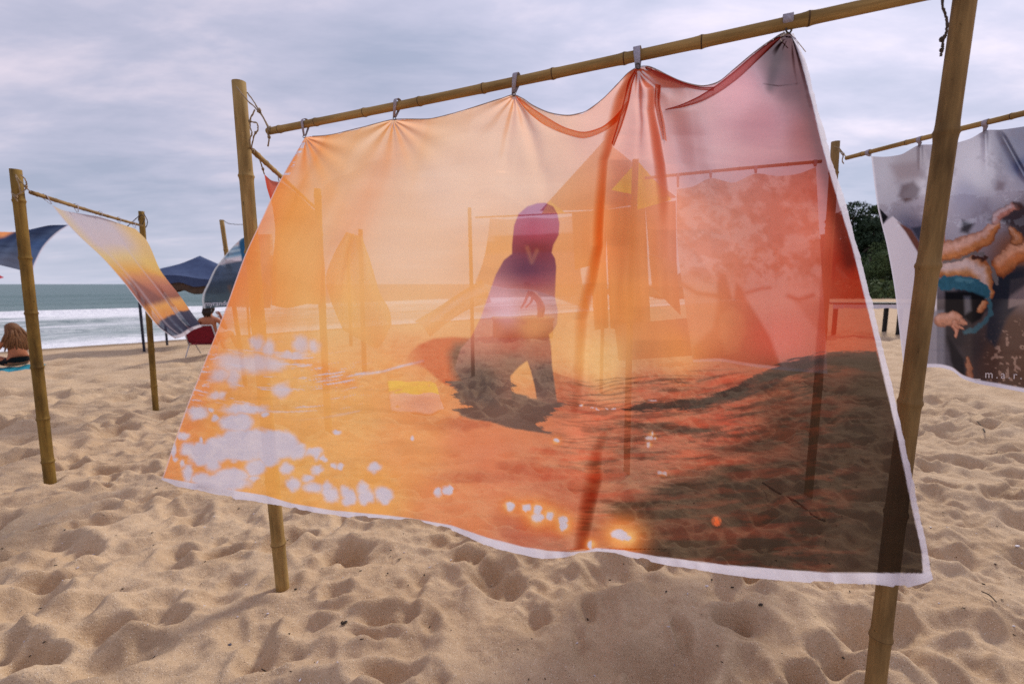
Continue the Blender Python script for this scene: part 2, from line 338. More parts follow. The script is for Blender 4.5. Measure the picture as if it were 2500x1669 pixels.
def build_sea():
    m, t, o = new_mat('sea_water'); L = t.links.new
    uv = N(t, 'ShaderNodeUVMap', uv_map='UVMap'); sp = N(t, 'ShaderNodeSeparateXYZ'); L(uv.outputs[0], sp.inputs[0])
    tt, d = sp.outputs[0], sp.outputs[1]
    mp = N(t, 'ShaderNodeMapping'); mp.inputs['Scale'].default_value = (.10, .42, 1); L(uv.outputs[0], mp.inputs[0])
    n1 = N(t, 'ShaderNodeTexNoise', inp={'Scale': 1.0, 'Detail': 9, 'Roughness': .66, 'Distortion': .6}); L(mp.outputs[0], n1.inputs['Vector'])
    mp2 = N(t, 'ShaderNodeMapping'); mp2.inputs['Scale'].default_value = (.7, 1.6, 1); L(uv.outputs[0], mp2.inputs[0])
    n2 = N(t, 'ShaderNodeTexNoise', inp={'Scale': 1.0, 'Detail': 7, 'Roughness': .7, 'Distortion': 1.0}); L(mp2.outputs[0], n2.inputs['Vector'])
    # foam coverage against distance from the water line
    cv = N(t, 'ShaderNodeFloatCurve'); cu = cv.mapping.curves[0]
    pts = [(0, .95), (.02, .62), (.06, .50), (.12, .56), (.20, .60), (.205, .84), (.238, .92), (.256, .30), (.34, .20), (.385, .38), (.41, .20), (.6, .12), (1, .04)]
    cu.points[0].location = pts[0]; cu.points[1].location = pts[-1]
    for p in pts[1:-1]: cu.points.new(*p)
    cv.mapping.update()
    wob = M2(t, 'MULTIPLY_ADD', n1.outputs[0], .05, M2(t, 'MULTIPLY_ADD', d, .01, -.025))
    L(wob, cv.inputs['Value'])
    nn = M2(t, 'ADD', M2(t, 'MULTIPLY', n1.outputs[0], .6), M2(t, 'MULTIPLY', n2.outputs[0], .4))
    f = M2(t, 'MULTIPLY', M2(t, 'ADD', M2(t, 'SUBTRACT', nn, .93), cv.outputs[0]), 4.2, clamp=True)
    f = M2(t, 'MINIMUM', f, 1.0)
    wc = MIXC(t, M2(t, 'MULTIPLY', d, .02, clamp=True), srgb(124, 142, 140), srgb(86, 114, 114))
    wc = MIXC(t, n1.outputs[0], MIXC(t, 1.0, wc, (.6, .66, .68), 'MULTIPLY'), wc)
    b = N(t, 'ShaderNodeBsdfPrincipled', inp={'Specular IOR Level': .35})
    L(MIXC(t, f, wc, srgb(222, 222, 228)), b.inputs['Base Color'])
    L(M2(t, 'MULTIPLY_ADD', f, .5, .42), b.inputs['Roughness'])
    ge = N(t, 'ShaderNodeTexCoord')
    n4 = N(t, 'ShaderNodeTexNoise', inp={'Scale': 1.4, 'Detail': 6, 'Roughness': .65}); L(ge.outputs['Object'], n4.inputs['Vector'])
    bp = N(t, 'ShaderNodeBump', inp={'Strength': .6, 'Distance': .35}); L(n4.outputs[0], bp.inputs['Height']); L(bp.outputs[0], b.inputs['Normal'])
    L(b.outputs[0], o.inputs[0])
    ds = axis(-2, 0, 60, 5200, .22, 1.05); ts = axis(-5200, -60, 110, 5200, .6, 1.07)
    T, D = np.meshgrid(ts, ds); wb = 5*(fbm(T*.03, D*0, 81, 2)-.5)
    z = np.zeros_like(T); dd = D + wb
    z += .16*sstep(1, 6, D)*(fbm(T*.12, D*.45, 82, 3)-.5)
    for c, h, w in ((22.5, .26, 1.3), (13.5, .16, 1.1), (6.5, .10, .8), (43, .22, 3.0), (58, .25, 3.5), (80, .35, 5)):
        q = (dd-c); a = h*(.45+.9*fbm(T*.05, T*0+c, 90+int(c), 2)); z += a*np.where(q < 0, np.exp(-(q/(w*.45))**2), np.exp(-(q/(w*2))**2))
    z += .10*sstep(20, 40, D)*np.exp(-D/600)*(fbm(T*.3, D*.7, 83, 3)-.5)
    z += .02*(fbm(T*1.3, D*2.6, 84, 3)-.5)
    r2 = math.sqrt(2)   # d=(y-x-SHORE)/r2 , t=(x+y)/r2
    Yw = (T*r2 + D*r2 + SHORE)/2; Xw = T*r2 - Yw
    me = mesh_np('sea', np.stack([Xw, Yw, z-.5], -1).reshape(-1, 3), grid_faces(len(ds), len(ts)), m, True, uv=np.stack([T, D], -1).reshape(-1, 2))
    tag(link('sea', me), kind='structure')
build_sea()

# ------------------------------------------------------------------ bamboo
def bamboo(name, a, b, r0, r1, label, cat, mat, node=.34, first=.2, seg=18, hollow_top=False, group=None, ring=True, hole=False):
    """a = foot, b = tip; the thing's Empty stands at a"""
    a = Vector(a); b = Vector(b); ln = (b-a).length; ax = (b-a).normalized()
    root = thing(name, a, label, cat, group)
    q = ax.to_track_quat('Z', 'Y').to_matrix().to_4x4()
    rnd = random.Random(hash((round(a.x, 3), round(b.z, 3))) & 0xffff)
    nodes = []; s = first
    while s < ln-.04: nodes.append(s); s += node*rnd.uniform(.85, 1.12)
    # profile: slightly bowed, swelling at nodes
    st = {0.0, ln}
    for k in nodes:
        for d in (-.02, -.007, -.002, .003, .009, .022): st.add(k+d)
    for k in range(int(ln/.08)): st.add(k*.08)
    st = sorted(v for v in st if 0 <= v <= ln)
    bow = Vector((rnd.uniform(-1, 1), rnd.uniform(-1, 1), 0))*.004*ln
    vs = []; uvs = []
    for v in st:
        f = v/ln; r = r0+(r1-r0)*f
        for k in nodes:
            d = v-k; r += r0*(0.13*math.exp(-(d/.006)**2) + .045*math.exp(-(d/.02)**2))
        off = bow*math.sin(math.pi*f)
        for i in range(seg+1):
            an = 2*math.pi*i/seg; rr = r*(1+.015*math.sin(2*an+1.3))
            vs.append((math.cos(an)*rr+off.x, math.sin(an)*rr+off.y, v)); uvs.append((i/seg, v))
    n = len(st); fc = grid_faces(n, seg+1)
    me = mesh_np('culm', vs, fc, mat, True, uv=uvs)
    bm = bmesh.new(); bm.from_mesh(me)
    top = [w for w in bm.verts if abs(w.co.z-ln) < 1e-5]
    bm.verts.ensure_lookup_table()
    base = (n-1)*(seg+1)
    # cut end: wall thickness then a recessed dark hollow
    cen = Vector((0, 0, ln)); outer = [bm.verts[base+i] for i in range(seg)]
    inner = [bm.verts.new(((w.co-cen)*.74)+cen) for w in outer]
    low = [bm.verts.new(w.co-Vector((0, 0, .03 if hollow_top else .004))) for w in inner]
    bm.verts.ensure_lookup_table()
    for i in range(seg):
        j = (i+1) % seg
        o2 = outer[j] if j else bm.verts[base+seg]
        for qd in ((outer[i], o2, inner[j], inner[i]), (inner[i], inner[j], low[j], low[i])):
            try: bm.faces.new(qd)
            except ValueError: pass
    bm.faces.new(low)
    bm.faces.new([bm.verts[i] for i in range(seg)][::-1])
    bm.to_mesh(me); bm.free()
    o = link('culm', me, root); o.matrix_local = q
    if ring:
        shared = None
        for k in nodes:
            f = k/ln; r = (r0+(r1-r0)*f)
            if shared is None:
                bmr = bmesh.new(); pts = []
                vsr = []
                for i in range(seg):
                    an = 2*math.pi*i/seg; rr = r*1.155*(1+.015*math.sin(2*an+1.3))
                    vsr.append([bmr.verts.new((math.cos(an)*(rr*kk), math.sin(an)*(rr*kk), zz)) for kk, zz in ((.96, -.0035), (1.004, -.0012), (1.004, .0012), (.96, .0035))])
                for i in range(seg):
                    A_, B_ = vsr[i], vsr[(i+1) % seg]
                    for j in range(3): bmr.faces.new((A_[j], B_[j], B_[j+1], A_[j+1]))
                shared = bm_mesh('node_ring', bmr, MNODE, True); rs = r
            ro = link('node_ring', shared, root)
            off = bow*math.sin(math.pi*f)
            ro.matrix_local = q @ Matrix.Translation((off.x, off.y, k)) @ Matrix.Diagonal((r/rs, r/rs, 1, 1))
    return root
def pole(top, base, Y, diam, label, mat=MBO, group=None, node=.36, first=.25, hollow=False, foot=None, dY=0):
    """top/base in photograph pixels, Y = distance; base None -> through `foot` pixel, extended into the sand"""
    g = G(*base) if base else None
    if g is not None: Y = g.y; a = Vector((g.x, g.y, g.z-.18))
    t = V(*top, Y+dY)
    if g is None:
        f = V(*foot, Y); d = (t-f).normalized(); a = f + d*((-.2-f.z)/d.z)
    return bamboo('bamboo_pole', a, t, diam/2*1.05, diam/2*.95, label, 'pole', mat, node, first+.18, 28, hollow, group)

# main frame
pole((583, 200), (692, 1430), 0, .060, 'tall tan bamboo pole at the left end of the big orange cloth', MB, first=.23, hollow=True, node=.37)
RP = 1.13
rp = bamboo('bamboo_pole', V(2144, 1669, RP)+(V(2144, 1669, RP)-V(2360, 0, RP)).normalized()*.60, V(2388, -230, RP), .0240, .0214,
            'thick near bamboo pole standing in front of the printed bikini cloth', 'pole', MBD, .335, .40, 40)
BA, BB = V(655, 321, 2.08), V(2322, -30, 1.125)
bamboo('bamboo_crossbar', BA, BB, .0142, .0158, 'bamboo crossbar that carries the big orange surfer cloth', 'crossbar', MB, .235, .07, 36)
# left frame
PG = 'bamboo poles of the cloth frames'
pole((38, 414), (122, 1178), 0, .069, 'olive bamboo pole at the far left, in front of the seated long haired woman', MBO, node=.36, first=.17)
pole((345, 516), (380, 1002), 0, .060, 'bamboo pole at the right end of the sunset cloth near the water', MBO, node=.5, first=.3)
A0, A1 = V(76, 470, 3.42), V(347, 551, 5.34)
bamboo('bamboo_crossbar', A0, A1, .0150, .0125, 'thin dark bamboo crossbar carrying the narrow sunset cloth at left', 'crossbar', MBD, .22, .08, 12)
pole((541, 537), None, 6.6, .060, 'short looking distant bamboo pole above the blue cloth with white lettering', MB, foot=(556, 640), node=.6)
# perpendicular bar behind pole
gP1 = G(803, 1062)
pole((775, 461), (803, 1062), 0, .066, 'bamboo pole seen through the orange cloth at its far left', MB)
bamboo('bamboo_crossbar', V(617, 368, 2.22), V(770, 507, gP1.y-.03), .0125, .012, 'short bamboo crossbar running back from the tall left pole behind the orange cloth', 'crossbar', MB, .2, .1, 12)
pole((849, 600), (857, 846), 0, .075, 'distant thin pole seen through the orange cloth, left one of a close pair', MBO, node=.6)
pole((880, 560), (890, 912), 0, .078, 'distant pole seen through the orange cloth, right one of a close pair', MBO, node=.6)
gP4 = G(1155, 918)
pole((1146, 507), (1155, 918), 0, .060, 'straight pole seen through the orange cloth just left of the printed surfer', MBO, node=.5)
pole((1552, 390), None, 3.5, .048, 'pole seen through the orange cloth beside the yellow flag', MBO, foot=(1534, 1040))
pole((2040, 346), None, 3.1, .052, 'dark bamboo pole just outside the white right edge of the orange cloth', MBD, foot=(1986, 1030), first=.5)
bamboo('bamboo_crossbar', V(2066, 386, 2.86), V(2560, 262, 1.98), .0118, .0128, 'slim bamboo crossbar carrying the printed bikini cloth at right', 'crossbar', MB, .23, .1, 28)
bamboo('bamboo_crossbar', V(1574, 435, 3.42), V(2006, 394, 3.08), .010, .011, 'thin crossbar seen through the orange cloth above the pink animal cloth', 'crossbar', MBD, .26, .1, 10)
bamboo('bamboo_crossbar', V(1160, 531, gP4.y), V(1460, 515, gP4.y+.4), .012, .012, 'thin crossbar seen through the orange cloth across the surfer hood', 'crossbar', MBD, .3, .1, 10)

# ------------------------------------------------------------------ print painting (flat dye on the cloth, stored per vertex)
def seg_dist(x, y, pts):
    d = np.full(x.shape, 1e9)
    for (x0, y0), (x1, y1) in zip(pts, pts[1:]):
        dx, dy = x1-x0, y1-y0; l2 = dx*dx+dy*dy+1e-9
        t = np.clip(((x-x0)*dx+(y-y0)*dy)/l2, 0, 1)
        d = np.minimum(d, np.hypot(x-x0-t*dx, y-y0-t*dy))
    return d
def poly_mask(x, y, pts, soft=2.0):
    out = np.zeros(x.shape); xa = [p[0] for p in pts]; ya = [p[1] for p in pts]; m = soft*2+2
    w = (x > min(xa)-m) & (x < max(xa)+m) & (y > min(ya)-m) & (y < max(ya)+m)
    if not w.any(): return out
    xx, yy = x[w], y[w]; ins = np.zeros(xx.shape, bool); P_ = list(pts)+[pts[0]]
    for (x0, y0), (x1, y1) in zip(P_, P_[1:]):
        if y0 == y1: continue
        c = ((y0 > yy) != (y1 > yy)) & (xx < (x1-x0)*(yy-y0)/(y1-y0)+x0); ins ^= c
    d = seg_dist(xx, yy, P_); sd = np.where(ins, d, -d)
    out[w] = sstep(-soft, soft, sd); return out
def mixm(c, m, col): return c*(1-m[..., None]) + np.asarray(col)*m[..., None]
def idw(x, y, pts, p=3.0):
    num = np.zeros(x.shape+(3,)); den = np.zeros(x.shape)
    for px, py, c in pts:
        w = 1/((x-px)**2+(y-py)**2+900)**(p/2); num += w[..., None]*np.array(srgb(*c)); den += w
    return num/den[..., None]
def interp_curve(pts, x):
    a = np.array(pts, float); return np.interp(x, a[:, 0], a[:, 1])
def main_print(x, y):
    """the surfer photograph printed on the voile; x, y are print coordinates"""
    W = srgb(218, 214, 232)
    base = idw(x, y, [
        (760, 350, (255, 168, 80)), (690, 480, (255, 164, 78)), (900, 400, (255, 192, 146)), (1000, 330, (255, 186, 130)), (1100, 450, (255, 196, 166)), (1300, 300, (253, 182, 150)), (1250, 400, (255, 194, 164)),
        (1500, 300, (242, 158, 140)), (1600, 300, (226, 140, 128)), (1700, 350, (222, 146, 146)), (1850, 300, (160, 70, 70)), (1925, 100, (30, 20, 24)), (1905, 160, (62, 34, 40)), (1940, 210, (70, 25, 28)), (1800, 230, (204, 122, 128)),
        (1980, 330, (120, 26, 18)), (2040, 480, (168, 50, 32)), (2090, 640, (165, 36, 12)), (2120, 780, (170, 44, 16)), (1960, 560, (208, 100, 78)), (1900, 700, (210, 104, 82)), (1700, 600, (226, 134, 112)), (1700, 780, (236, 140, 92)), (1900, 820, (216, 86, 66)), (2060, 840, (190, 60, 30)),
        (1500, 600, (246, 140, 70)), (1400, 700, (250, 152, 76)), (1500, 750, (248, 146, 60)), (1300, 850, (252, 165, 88)), (1465, 880, (253, 186, 112)), (1650, 860, (246, 150, 76)), (1200, 650, (253, 168, 100)), (1000, 600, (255, 186, 140)), (1000, 760, (255, 184, 124)), (800, 620, (255, 180, 118)),
        (800, 760, (254, 182, 110)), (620, 700, (254, 150, 64)), (600, 850, (254, 168, 86)), (500, 930, (252, 138, 48)), (440, 1080, (250, 136, 40)), (420, 1130, (248, 138, 40)), (560, 1000, (252, 158, 66)),
        (700, 950, (254, 174, 90)), (850, 1000, (254, 168, 82)), (950, 920, (254, 160, 76)), (1000, 870, (250, 146, 80)), (720, 1150, (250, 164, 60)), (900, 1200, (250, 160, 60)), (1000, 1100, (250, 146, 70)), (1040, 1000, (250, 142, 66)), (1100, 1230, (236, 112, 54)),
        (1200, 1130, (232, 100, 56)), (1350, 1200, (216, 84, 46)), (1300, 1310, (190, 62, 38)), (1150, 1060, (238, 112, 62)), (1450, 1050, (220, 80, 46)), (1400, 980, (214, 84, 52)), (1600, 960, (200, 74, 46)), (1600, 1100, (190, 62, 38)), (1750, 1030, (190, 60, 36)), (1750, 950, (186, 66, 42)),
        (1900, 940, (120, 56, 34)), (1950, 1050, (60, 36, 24)), (1650, 1240, (70, 40, 26)), (1800, 1180, (50, 32, 22)), (2000, 1200, (26, 20, 15)), (2100, 1050, (24, 18, 13)), (1900, 1330, (30, 22, 16)), (1650, 1330, (56, 32, 22)), (1560, 1280, (120, 50, 28)), (2180, 1250, (7, 6, 5)), (2225, 1370, (6, 6, 5)), (2120, 950, (40, 28, 20))], 3.4)
    lf = 1-sstep(1350, 1800, x); base = base*(1+np.stack([0*lf, .13*lf, -.06*lf], -1)); base = np.clip(base, 0, 1); c = base
    # diagonal paler and deeper veils in the printed sky
    for pts, col, wd, a in (([(1010, 300), (930, 420), (860, 560), (800, 700)], srgb(253, 150, 60), 46, .55), ([(640, 520), (700, 420), (760, 350)], srgb(250, 136, 44), 40, .6),
                            ([(640, 530), (560, 740), (500, 900), (450, 1050), (405, 1160)], srgb(250, 128, 34), 34, .75)):
        d = seg_dist(x, y, pts); c = mixm(c, a*np.exp(-(d/wd)**2), col)
    pale = (1-sstep(1450, 1900, x))*.16; c = mixm(c, pale, srgb(255, 226, 184))
    c = mixm(c, .85*np.exp(-(np.hypot(x-1922, (y-100)*.7)/46)**2), srgb(16, 12, 14)); c = mixm(c, .7*np.exp(-(seg_dist(x, y, [(1915, 100), (1890, 160), (1880, 215)])/13)**2), srgb(34, 18, 22)); c = mixm(c, .75*np.exp(-(seg_dist(x, y, [(1928, 100), (1955, 190), (1985, 310), (2040, 500), (2075, 640)])/24)**2), srgb(70, 14, 12))
    # ---- sea body
    top = interp_curve([(380, 840), (700, 870), (850, 905), (1000, 880), (1150, 860), (1250, 900), (1330, 897), (1380, 916), (1450, 934), (1530, 921), (1600, 918), (1700, 921), (1850, 899), (1925, 883), (1975, 866), (2056, 854), (2300, 857)], x)
    und = interp_curve([(380, 0), (900, -10), (1300, 10), (1450, 26), (1700, 10), (2000, -50), (2300, -60)], x)
    sea = sstep(0, 5, y-top)
    yy = y - und*np.clip(1-(y-top)/500, .2, 1)
    st = fbm(x*.011, yy*.085, 100, 5, .6); st2 = fbm(x*.03+5, yy*.22, 110, 4, .6); st3 = fbm(x*.006, yy*.04, 120, 4, .55)
    right = sstep(1250, 1600, x)
    dk = sstep(.50, .66, st)*.75*(right*.9+.10)*sea
    c = mixm(c, dk*(1-sstep(1300, 1420, y)*.5), srgb(44, 30, 24))
    c = mixm(c, sstep(.52, .75, st2)*.45*sea*(right*.7+.10), srgb(70, 30, 20))
    hot = sstep(.50, .68, st3)*sea*sstep(1150, 1350, x)*(1-sstep(1850, 2050, x))*.5
    c = mixm(c, hot, srgb(216, 70, 36))
    mid = sea*sstep(950, 1150, x)*(1-sstep(1500, 1650, x)); c = mixm(c, mid*sstep(.48, .7, fbm(x*.008, yy*.03, 130, 4))*.45, srgb(176, 62, 38))
    # thin wave crest lines fanned out under the surfer
    for k in range(26):
        y0 = 905+k*7.5 + 3*math.sin(k*1.7); amp = 26*math.exp(-k/22)
        q = np.abs(y-(y0+amp*np.exp(-((x-1450)/110)**2)+(.00006*(x-1500)**2)*(-1 if k < 14 else .3)+3*(vnoise(x*.02, x*0+k, 140)-.5)*4))
        m = np.exp(-(q/1.6)**2)*sstep(1330, 1400, x)*(1-sstep(1750, 1950, x))*sstep(.35, .6, vnoise(x*.012+k*3, x*0+k*1.7, 141))*.55
        c = mixm(c, m, srgb(60, 34, 28))
    # dark wave shoulder
    c = mixm(c, .96*poly_mask(x, y+5*(st2-.5)*4, [(1505, 1000), (1560, 985), (1640, 975), (1700, 972), (1770, 950), (1830, 925), (1870, 900), (1925, 880), (1990, 866), (2060, 856), (2140, 858), (2150, 905), (2060, 900), (1990, 905), (1925, 918), (1880, 945), (1800, 975), (1720, 995), (1640, 1000), (1560, 1004)], 3), srgb(34, 32, 32))
    c = mixm(c, .8*poly_mask(x, y+6*(st2-.5)*4, [(1500, 1035), (1600, 1030), (1700, 1042), (1760, 1056), (1680, 1060), (1560, 1052)], 5), srgb(50, 40, 34))
    c = mixm(c, sea*sstep(.0, 1, poly_mask(x+26*(st-.5)*4, y, [(1925, 885), (2400, 850), (2400, 1500), (1500, 1500), (1560, 1300), (1480, 1230), (1620, 1180), (1820, 1120), (1700, 1100), (1900, 1050), (1820, 1010), (1990, 980)], 34))*.80, srgb(34, 25, 19))
    c = mixm(c, sea*sstep(.5, .72, fbm(x*.013, yy*.07, 150, 5, .6))*.32*sstep(1500, 1750, x)*(1-sstep(2000, 2150, x)), srgb(120, 46, 26))
    # left hand crest in sunlight
    d = seg_dist(x, y, [(870, 913), (897, 912), (937, 906), (977, 894), (1033, 881)]); c = mixm(c, np.exp(-(d/2.6)**2)*(.5+.5*vnoise(x*.2, y*.2, 160)), W)
    c = mixm(c, .35*poly_mask(x, y, [(700, 872), (780, 880), (850, 912), (872, 938), (850, 950), (790, 945), (760, 905)], 14), srgb(250, 128, 40))
    # hump of the board and back wash
    hump = poly_mask(x, y, [(985, 885), (1000, 862), (1021, 841), (1059, 826), (1109, 822), (1155, 826), (1200, 850), (1200, 960), (1120, 950), (1080, 935), (1040, 900), (1010, 890)], 5)
    c = mixm(c, hump*.85*sstep(975, 1050, x+.3*(900-y)), srgb(216, 90, 48))
    c = mixm(c, .85*poly_mask(x, y, [(1094, 862), (1110, 838), (1155, 830), (1210, 850), (1210, 990), (1150, 975), (1120, 950), (1101, 905)], 16), srgb(72, 62, 54))
    # ragged shadow of the surfer on the water
    rag = 26*(fbm(x*.012, y*.12, 170, 4, .7)-.5)*2
    sh = poly_mask(x+rag*1.6, y+rag*.15, [(1098, 930), (1150, 930), (1246, 925), (1250, 958), (1300, 972), (1345, 980), (1372, 982), (1345, 1000), (1330, 1020), (1312, 1040), (1352, 1060), (1290, 1052), (1214, 1036), (1150, 1020), (1110, 1010), (1140, 990), (1120, 972)], 2.5)
    c = mixm(c, sh*.93, srgb(74, 63, 62))
    # the surfer
    body = [(1250, 619), (1250, 598), (1255, 550), (1266, 522), (1287, 504), (1311, 496), (1331, 495), (1351, 504), (1361, 522), (1366, 546), (1364, 574), (1351, 598), (1347, 617), (1355, 631), (1358, 651), (1356, 695), (1355, 727), (1362, 759), (1360, 790), (1351, 806), (1340, 816),
            (1345, 843), (1348, 892), (1355, 944), (1361, 984), (1335, 984), (1311, 976), (1305, 940), (1296, 905), (1287, 880), (1266, 896), (1246, 918), (1248, 950), (1250, 975), (1150, 965), (1110, 900), (1125, 850), (1150, 823), (1174, 775), (1184, 745), (1196, 711), (1210, 671), (1230, 635)]
    bc = idw(x, y, [(1310, 510, (170, 92, 120)), (1310, 560, (184, 66, 92)), (1310, 610, (124, 36, 40)), (1290, 660, (92, 44, 66)), (1300, 690, (136, 46, 60)), (1290, 735, (232, 150, 140)), (1230, 755, (238, 178, 186)), (1300, 790, (240, 165, 110)), (1200, 800, (226, 140, 110)), (1250, 840, (190, 84, 64)), (1330, 850, (170, 84, 60)), (1250, 880, (110, 80, 66)), (1330, 910, (76, 65, 64)), (1180, 930, (70, 60, 58))], 4)
    c = mixm(c, poly_mask(x, y, body, 1.6), bc)
    c = mixm(c, .22*np.exp(-(seg_dist(x, y, [(1287, 604), (1298, 640), (1311, 612)])/5)**2), srgb(230, 150, 100))
    # glitter and glare blown to bare white cloth
    ox, oy, s = 380, 780, .3316
    bl = [(745,175,40,40),(835,210,35,50),(1065,180,40,50),(1160,190,35,35),(570,320,90,60),(720,320,140,50),(860,330,70,40),(470,410,55,35),(570,420,35,60),(930,520,50,40),(1000,260,90,20),(310,690,60,40),(435,725,20,20),(415,665,15,15),(210,855,30,22),(175,850,10,20),(590,760,110,60),(660,660,120,30),(805,695,20,18),(240,950,50,40),(130,950,15,50),(330,890,15,20),(340,990,90,80),(700,900,240,90),(930,920,110,100),(840,980,80,100),(450,960,110,80),(560,940,140,90),(1040,970,60,50),(640,990,150,40),(420,1060,45,50),(240,1130,35,50),(340,1180,60,50),(500,1200,170,60),(560,1150,110,50),(740,1085,70,55),(965,1100,35,35),(1015,1210,45,40),(1120,1170,35,25),(1185,1110,32,30),(1165,975,50,30),(1190,1000,20,25),(1240,1020,20,18),(1357,1085,20,18),(1310,1080,18,20),(1605,1090,38,28),(1165,1240,60,30),(1265,1250,25,45),(1285,1290,50,45),(1390,1270,25,40),(1425,1315,48,50),(1530,1240,35,40),(1550,1300,48,52),(1680,1290,55,55),(2085,1275,22,28),(2145,1258,22,28),(1335,825,25,15),(1885,865,14,14),(720,1170,30,20),(440,560,40,20),(490,545,20,20),(150,1030,15,20),(200,1060,12,20)]
    wx = x + 7*(fbm(x*.07, y*.07, 180, 3)-.5)*2; wy = y + 7*(fbm(x*.07, y*.07, 190, 3)-.5)*2
    wm = np.zeros(x.shape); halo = np.zeros(x.shape)
    for a, b, rx, ry in bl:
        cx, cy = ox+a*s, oy+b*s; rx *= s; ry *= s
        q = np.sqrt(((wx-cx)/rx)**2+((wy-cy)/ry)**2); r = min(rx, ry)
        soft = np.clip(9/r, .28, .8) if b > 600 else 1.0
        wm = np.maximum(wm, (1-sstep(1-soft*.5, 1+soft, q))*(1.0 if b > 600 else .8))
        halo = np.maximum(halo, np.exp(-np.clip(q-1, 0, 9)**2*(r/9)**2*.9)*.45)
    ox, oy, s = 1000, 780, .3955
    for a, b, rx, ry, hr in [(180,1068,20,24,26),(240,1055,24,26,26),(620,1150,26,24,50),(722,1160,24,24,50),(785,1170,22,24,60),(790,1220,36,30,70),(868,1207,28,26,60),(945,1240,24,30,60),(952,1275,20,22,50),(1295,1328,46,28,95),(1345,1345,26,16,80),(905,748,20,10,24),(1497,708,11,9,14),(1480,733,28,10,14),(1480,770,11,20,14),(1520,730,8,7,8),(1550,946,14,11,14),(1575,950,16,11,14),(12,728,12,14,10),(1120,1385,12,30,40),(1065,528,12,10,8),(1130,545,10,4,4),(1165,550,10,4,4),(1215,548,14,4,4),(1255,545,14,4,4),(1495,498,26,3,4)]:
        cx, cy = ox+a*s, oy+b*s; rx *= s; ry *= s; hr *= s
        q = np.sqrt(((wx-cx)/rx)**2+((wy-cy)/ry)**2); dd = np.hypot((x-cx), (y-cy)*1.15)
        h1 = np.exp(-(dd/(hr*1.25))**2); c = mixm(c, h1*.75, srgb(255, 140, 50)); c = mixm(c, np.exp(-(dd/(hr*.62))**2)*.85, srgb(255, 216, 130))
        wm = np.maximum(wm, (1-sstep(.75, 1.25, q))*(1 if hr > 8 else .7))
    # textured orange spark
    dd = np.hypot(x-1749, y-1272); c = mixm(c, sstep(14, 9, dd)*(.4+.6*sstep(.4, .6, vnoise(x*.28, y*.28, 200))), srgb(240, 96, 40))
    # thin sun streaks on the left water
    sk = sstep(.63, .72, fbm(x*.012, (y+.0007*(x-700)**2)*.20, 210, 4, .6))*poly_mask(x, y, [(470, 850), (760, 845), (900, 900), (880, 1000), (640, 1010), (430, 960)], 30)
    c = mixm(c, sk*.8, W)
    sk = sstep(.60, .68, fbm(x*.05, y*.30, 220, 3))*(seg_dist(x, y, [(735, 350), (700, 420)]) < 10)
    c = mixm(c, sk.astype(float), W)
    c = mixm(c, halo*(1-wm)*.8, srgb(252, 176, 96)); c = mixm(c, np.clip(wm, 0, 1), W)
    sk = sstep(.66, .70, fbm(x*.04, y*.25, 230, 3))*sstep(60, 8, x-interp_curve_y([(333, 745), (618, 600), (917, 486), (1175, 393)], y))*sstep(800, 900, y)*(1-sstep(980, 1040, y))
    c = mixm(c, sk*.8, W)
    return c
def interp_curve_y(pts, y):
    a = np.array(pts, float); return np.interp(y, a[:, 0], a[:, 1])

# ------------------------------------------------------------------ cloth builder
def resample(pts, n):
    a = np.array(pts, float); d = np.r_[0, np.cumsum(np.hypot(*np.diff(a[:, :2], axis=0).T))]; d /= d[-1]
    t = np.linspace(0, 1, n)
    # Catmull-Rom through the points, parameterised by chord
    out = np.empty((n, a.shape[1]))
    m = np.gradient(a, d, axis=0, edge_order=1)
    k = np.clip(np.searchsorted(d, t, side='right')-1, 0, len(d)-2); h = (d[k+1]-d[k]); s = ((t-d[k])/h)[:, None]; h = h[:, None]
    return (2*s**3-3*s**2+1)*a[k] + (s**3-2*s**2+s)*h*m[k]*.8 + (-2*s**3+3*s**2)*a[k+1] + (s**3-s**2)*h*m[k+1]*.8
def coons(top, right, bottom, left, nu, nv):
    """top/bottom run left to right, left/right run downwards"""
    T = resample(top, nu); B = resample(bottom, nu); Lf = resample(left, nv); Rt = resample(right, nv)
    u = np.linspace(0, 1, nu)[None, :, None]; v = np.linspace(0, 1, nv)[:, None, None]
    C = (1-v)*T[None]+v*B[None] + (1-u)*Lf[:, None]+u*Rt[:, None]
    C -= (1-u)*(1-v)*T[0]+u*(1-v)*T[-1]+(1-u)*v*B[0]+u*v*B[-1]
    return C[..., 0], C[..., 1], u[..., 0]+0*v[..., 0], v[..., 0]+0*u[..., 0]
def cloth(name, label, bnd, nu, nv, depth, paint, mat, part='fabric', group=None, ragged=None, root=None, cat='printed cloth'):
    x, y, u, v = coons(*bnd, nu, nv)
    if ragged: x, y = ragged(x, y, u, v)
    Y = depth(x, y, u, v); P3 = U(x, y, Y)
    if root is None:
        c = P3[0].mean(0); root = thing(name, c, label, cat, group)
    loc = np.array(root.location)
    col = paint(x, y, u, v)
    me = mesh_np(part, (P3-loc).reshape(-1, 3), grid_faces(nv, nu), mat, True, col.reshape(-1, 3))
    o = link(part, me, root); return root, o

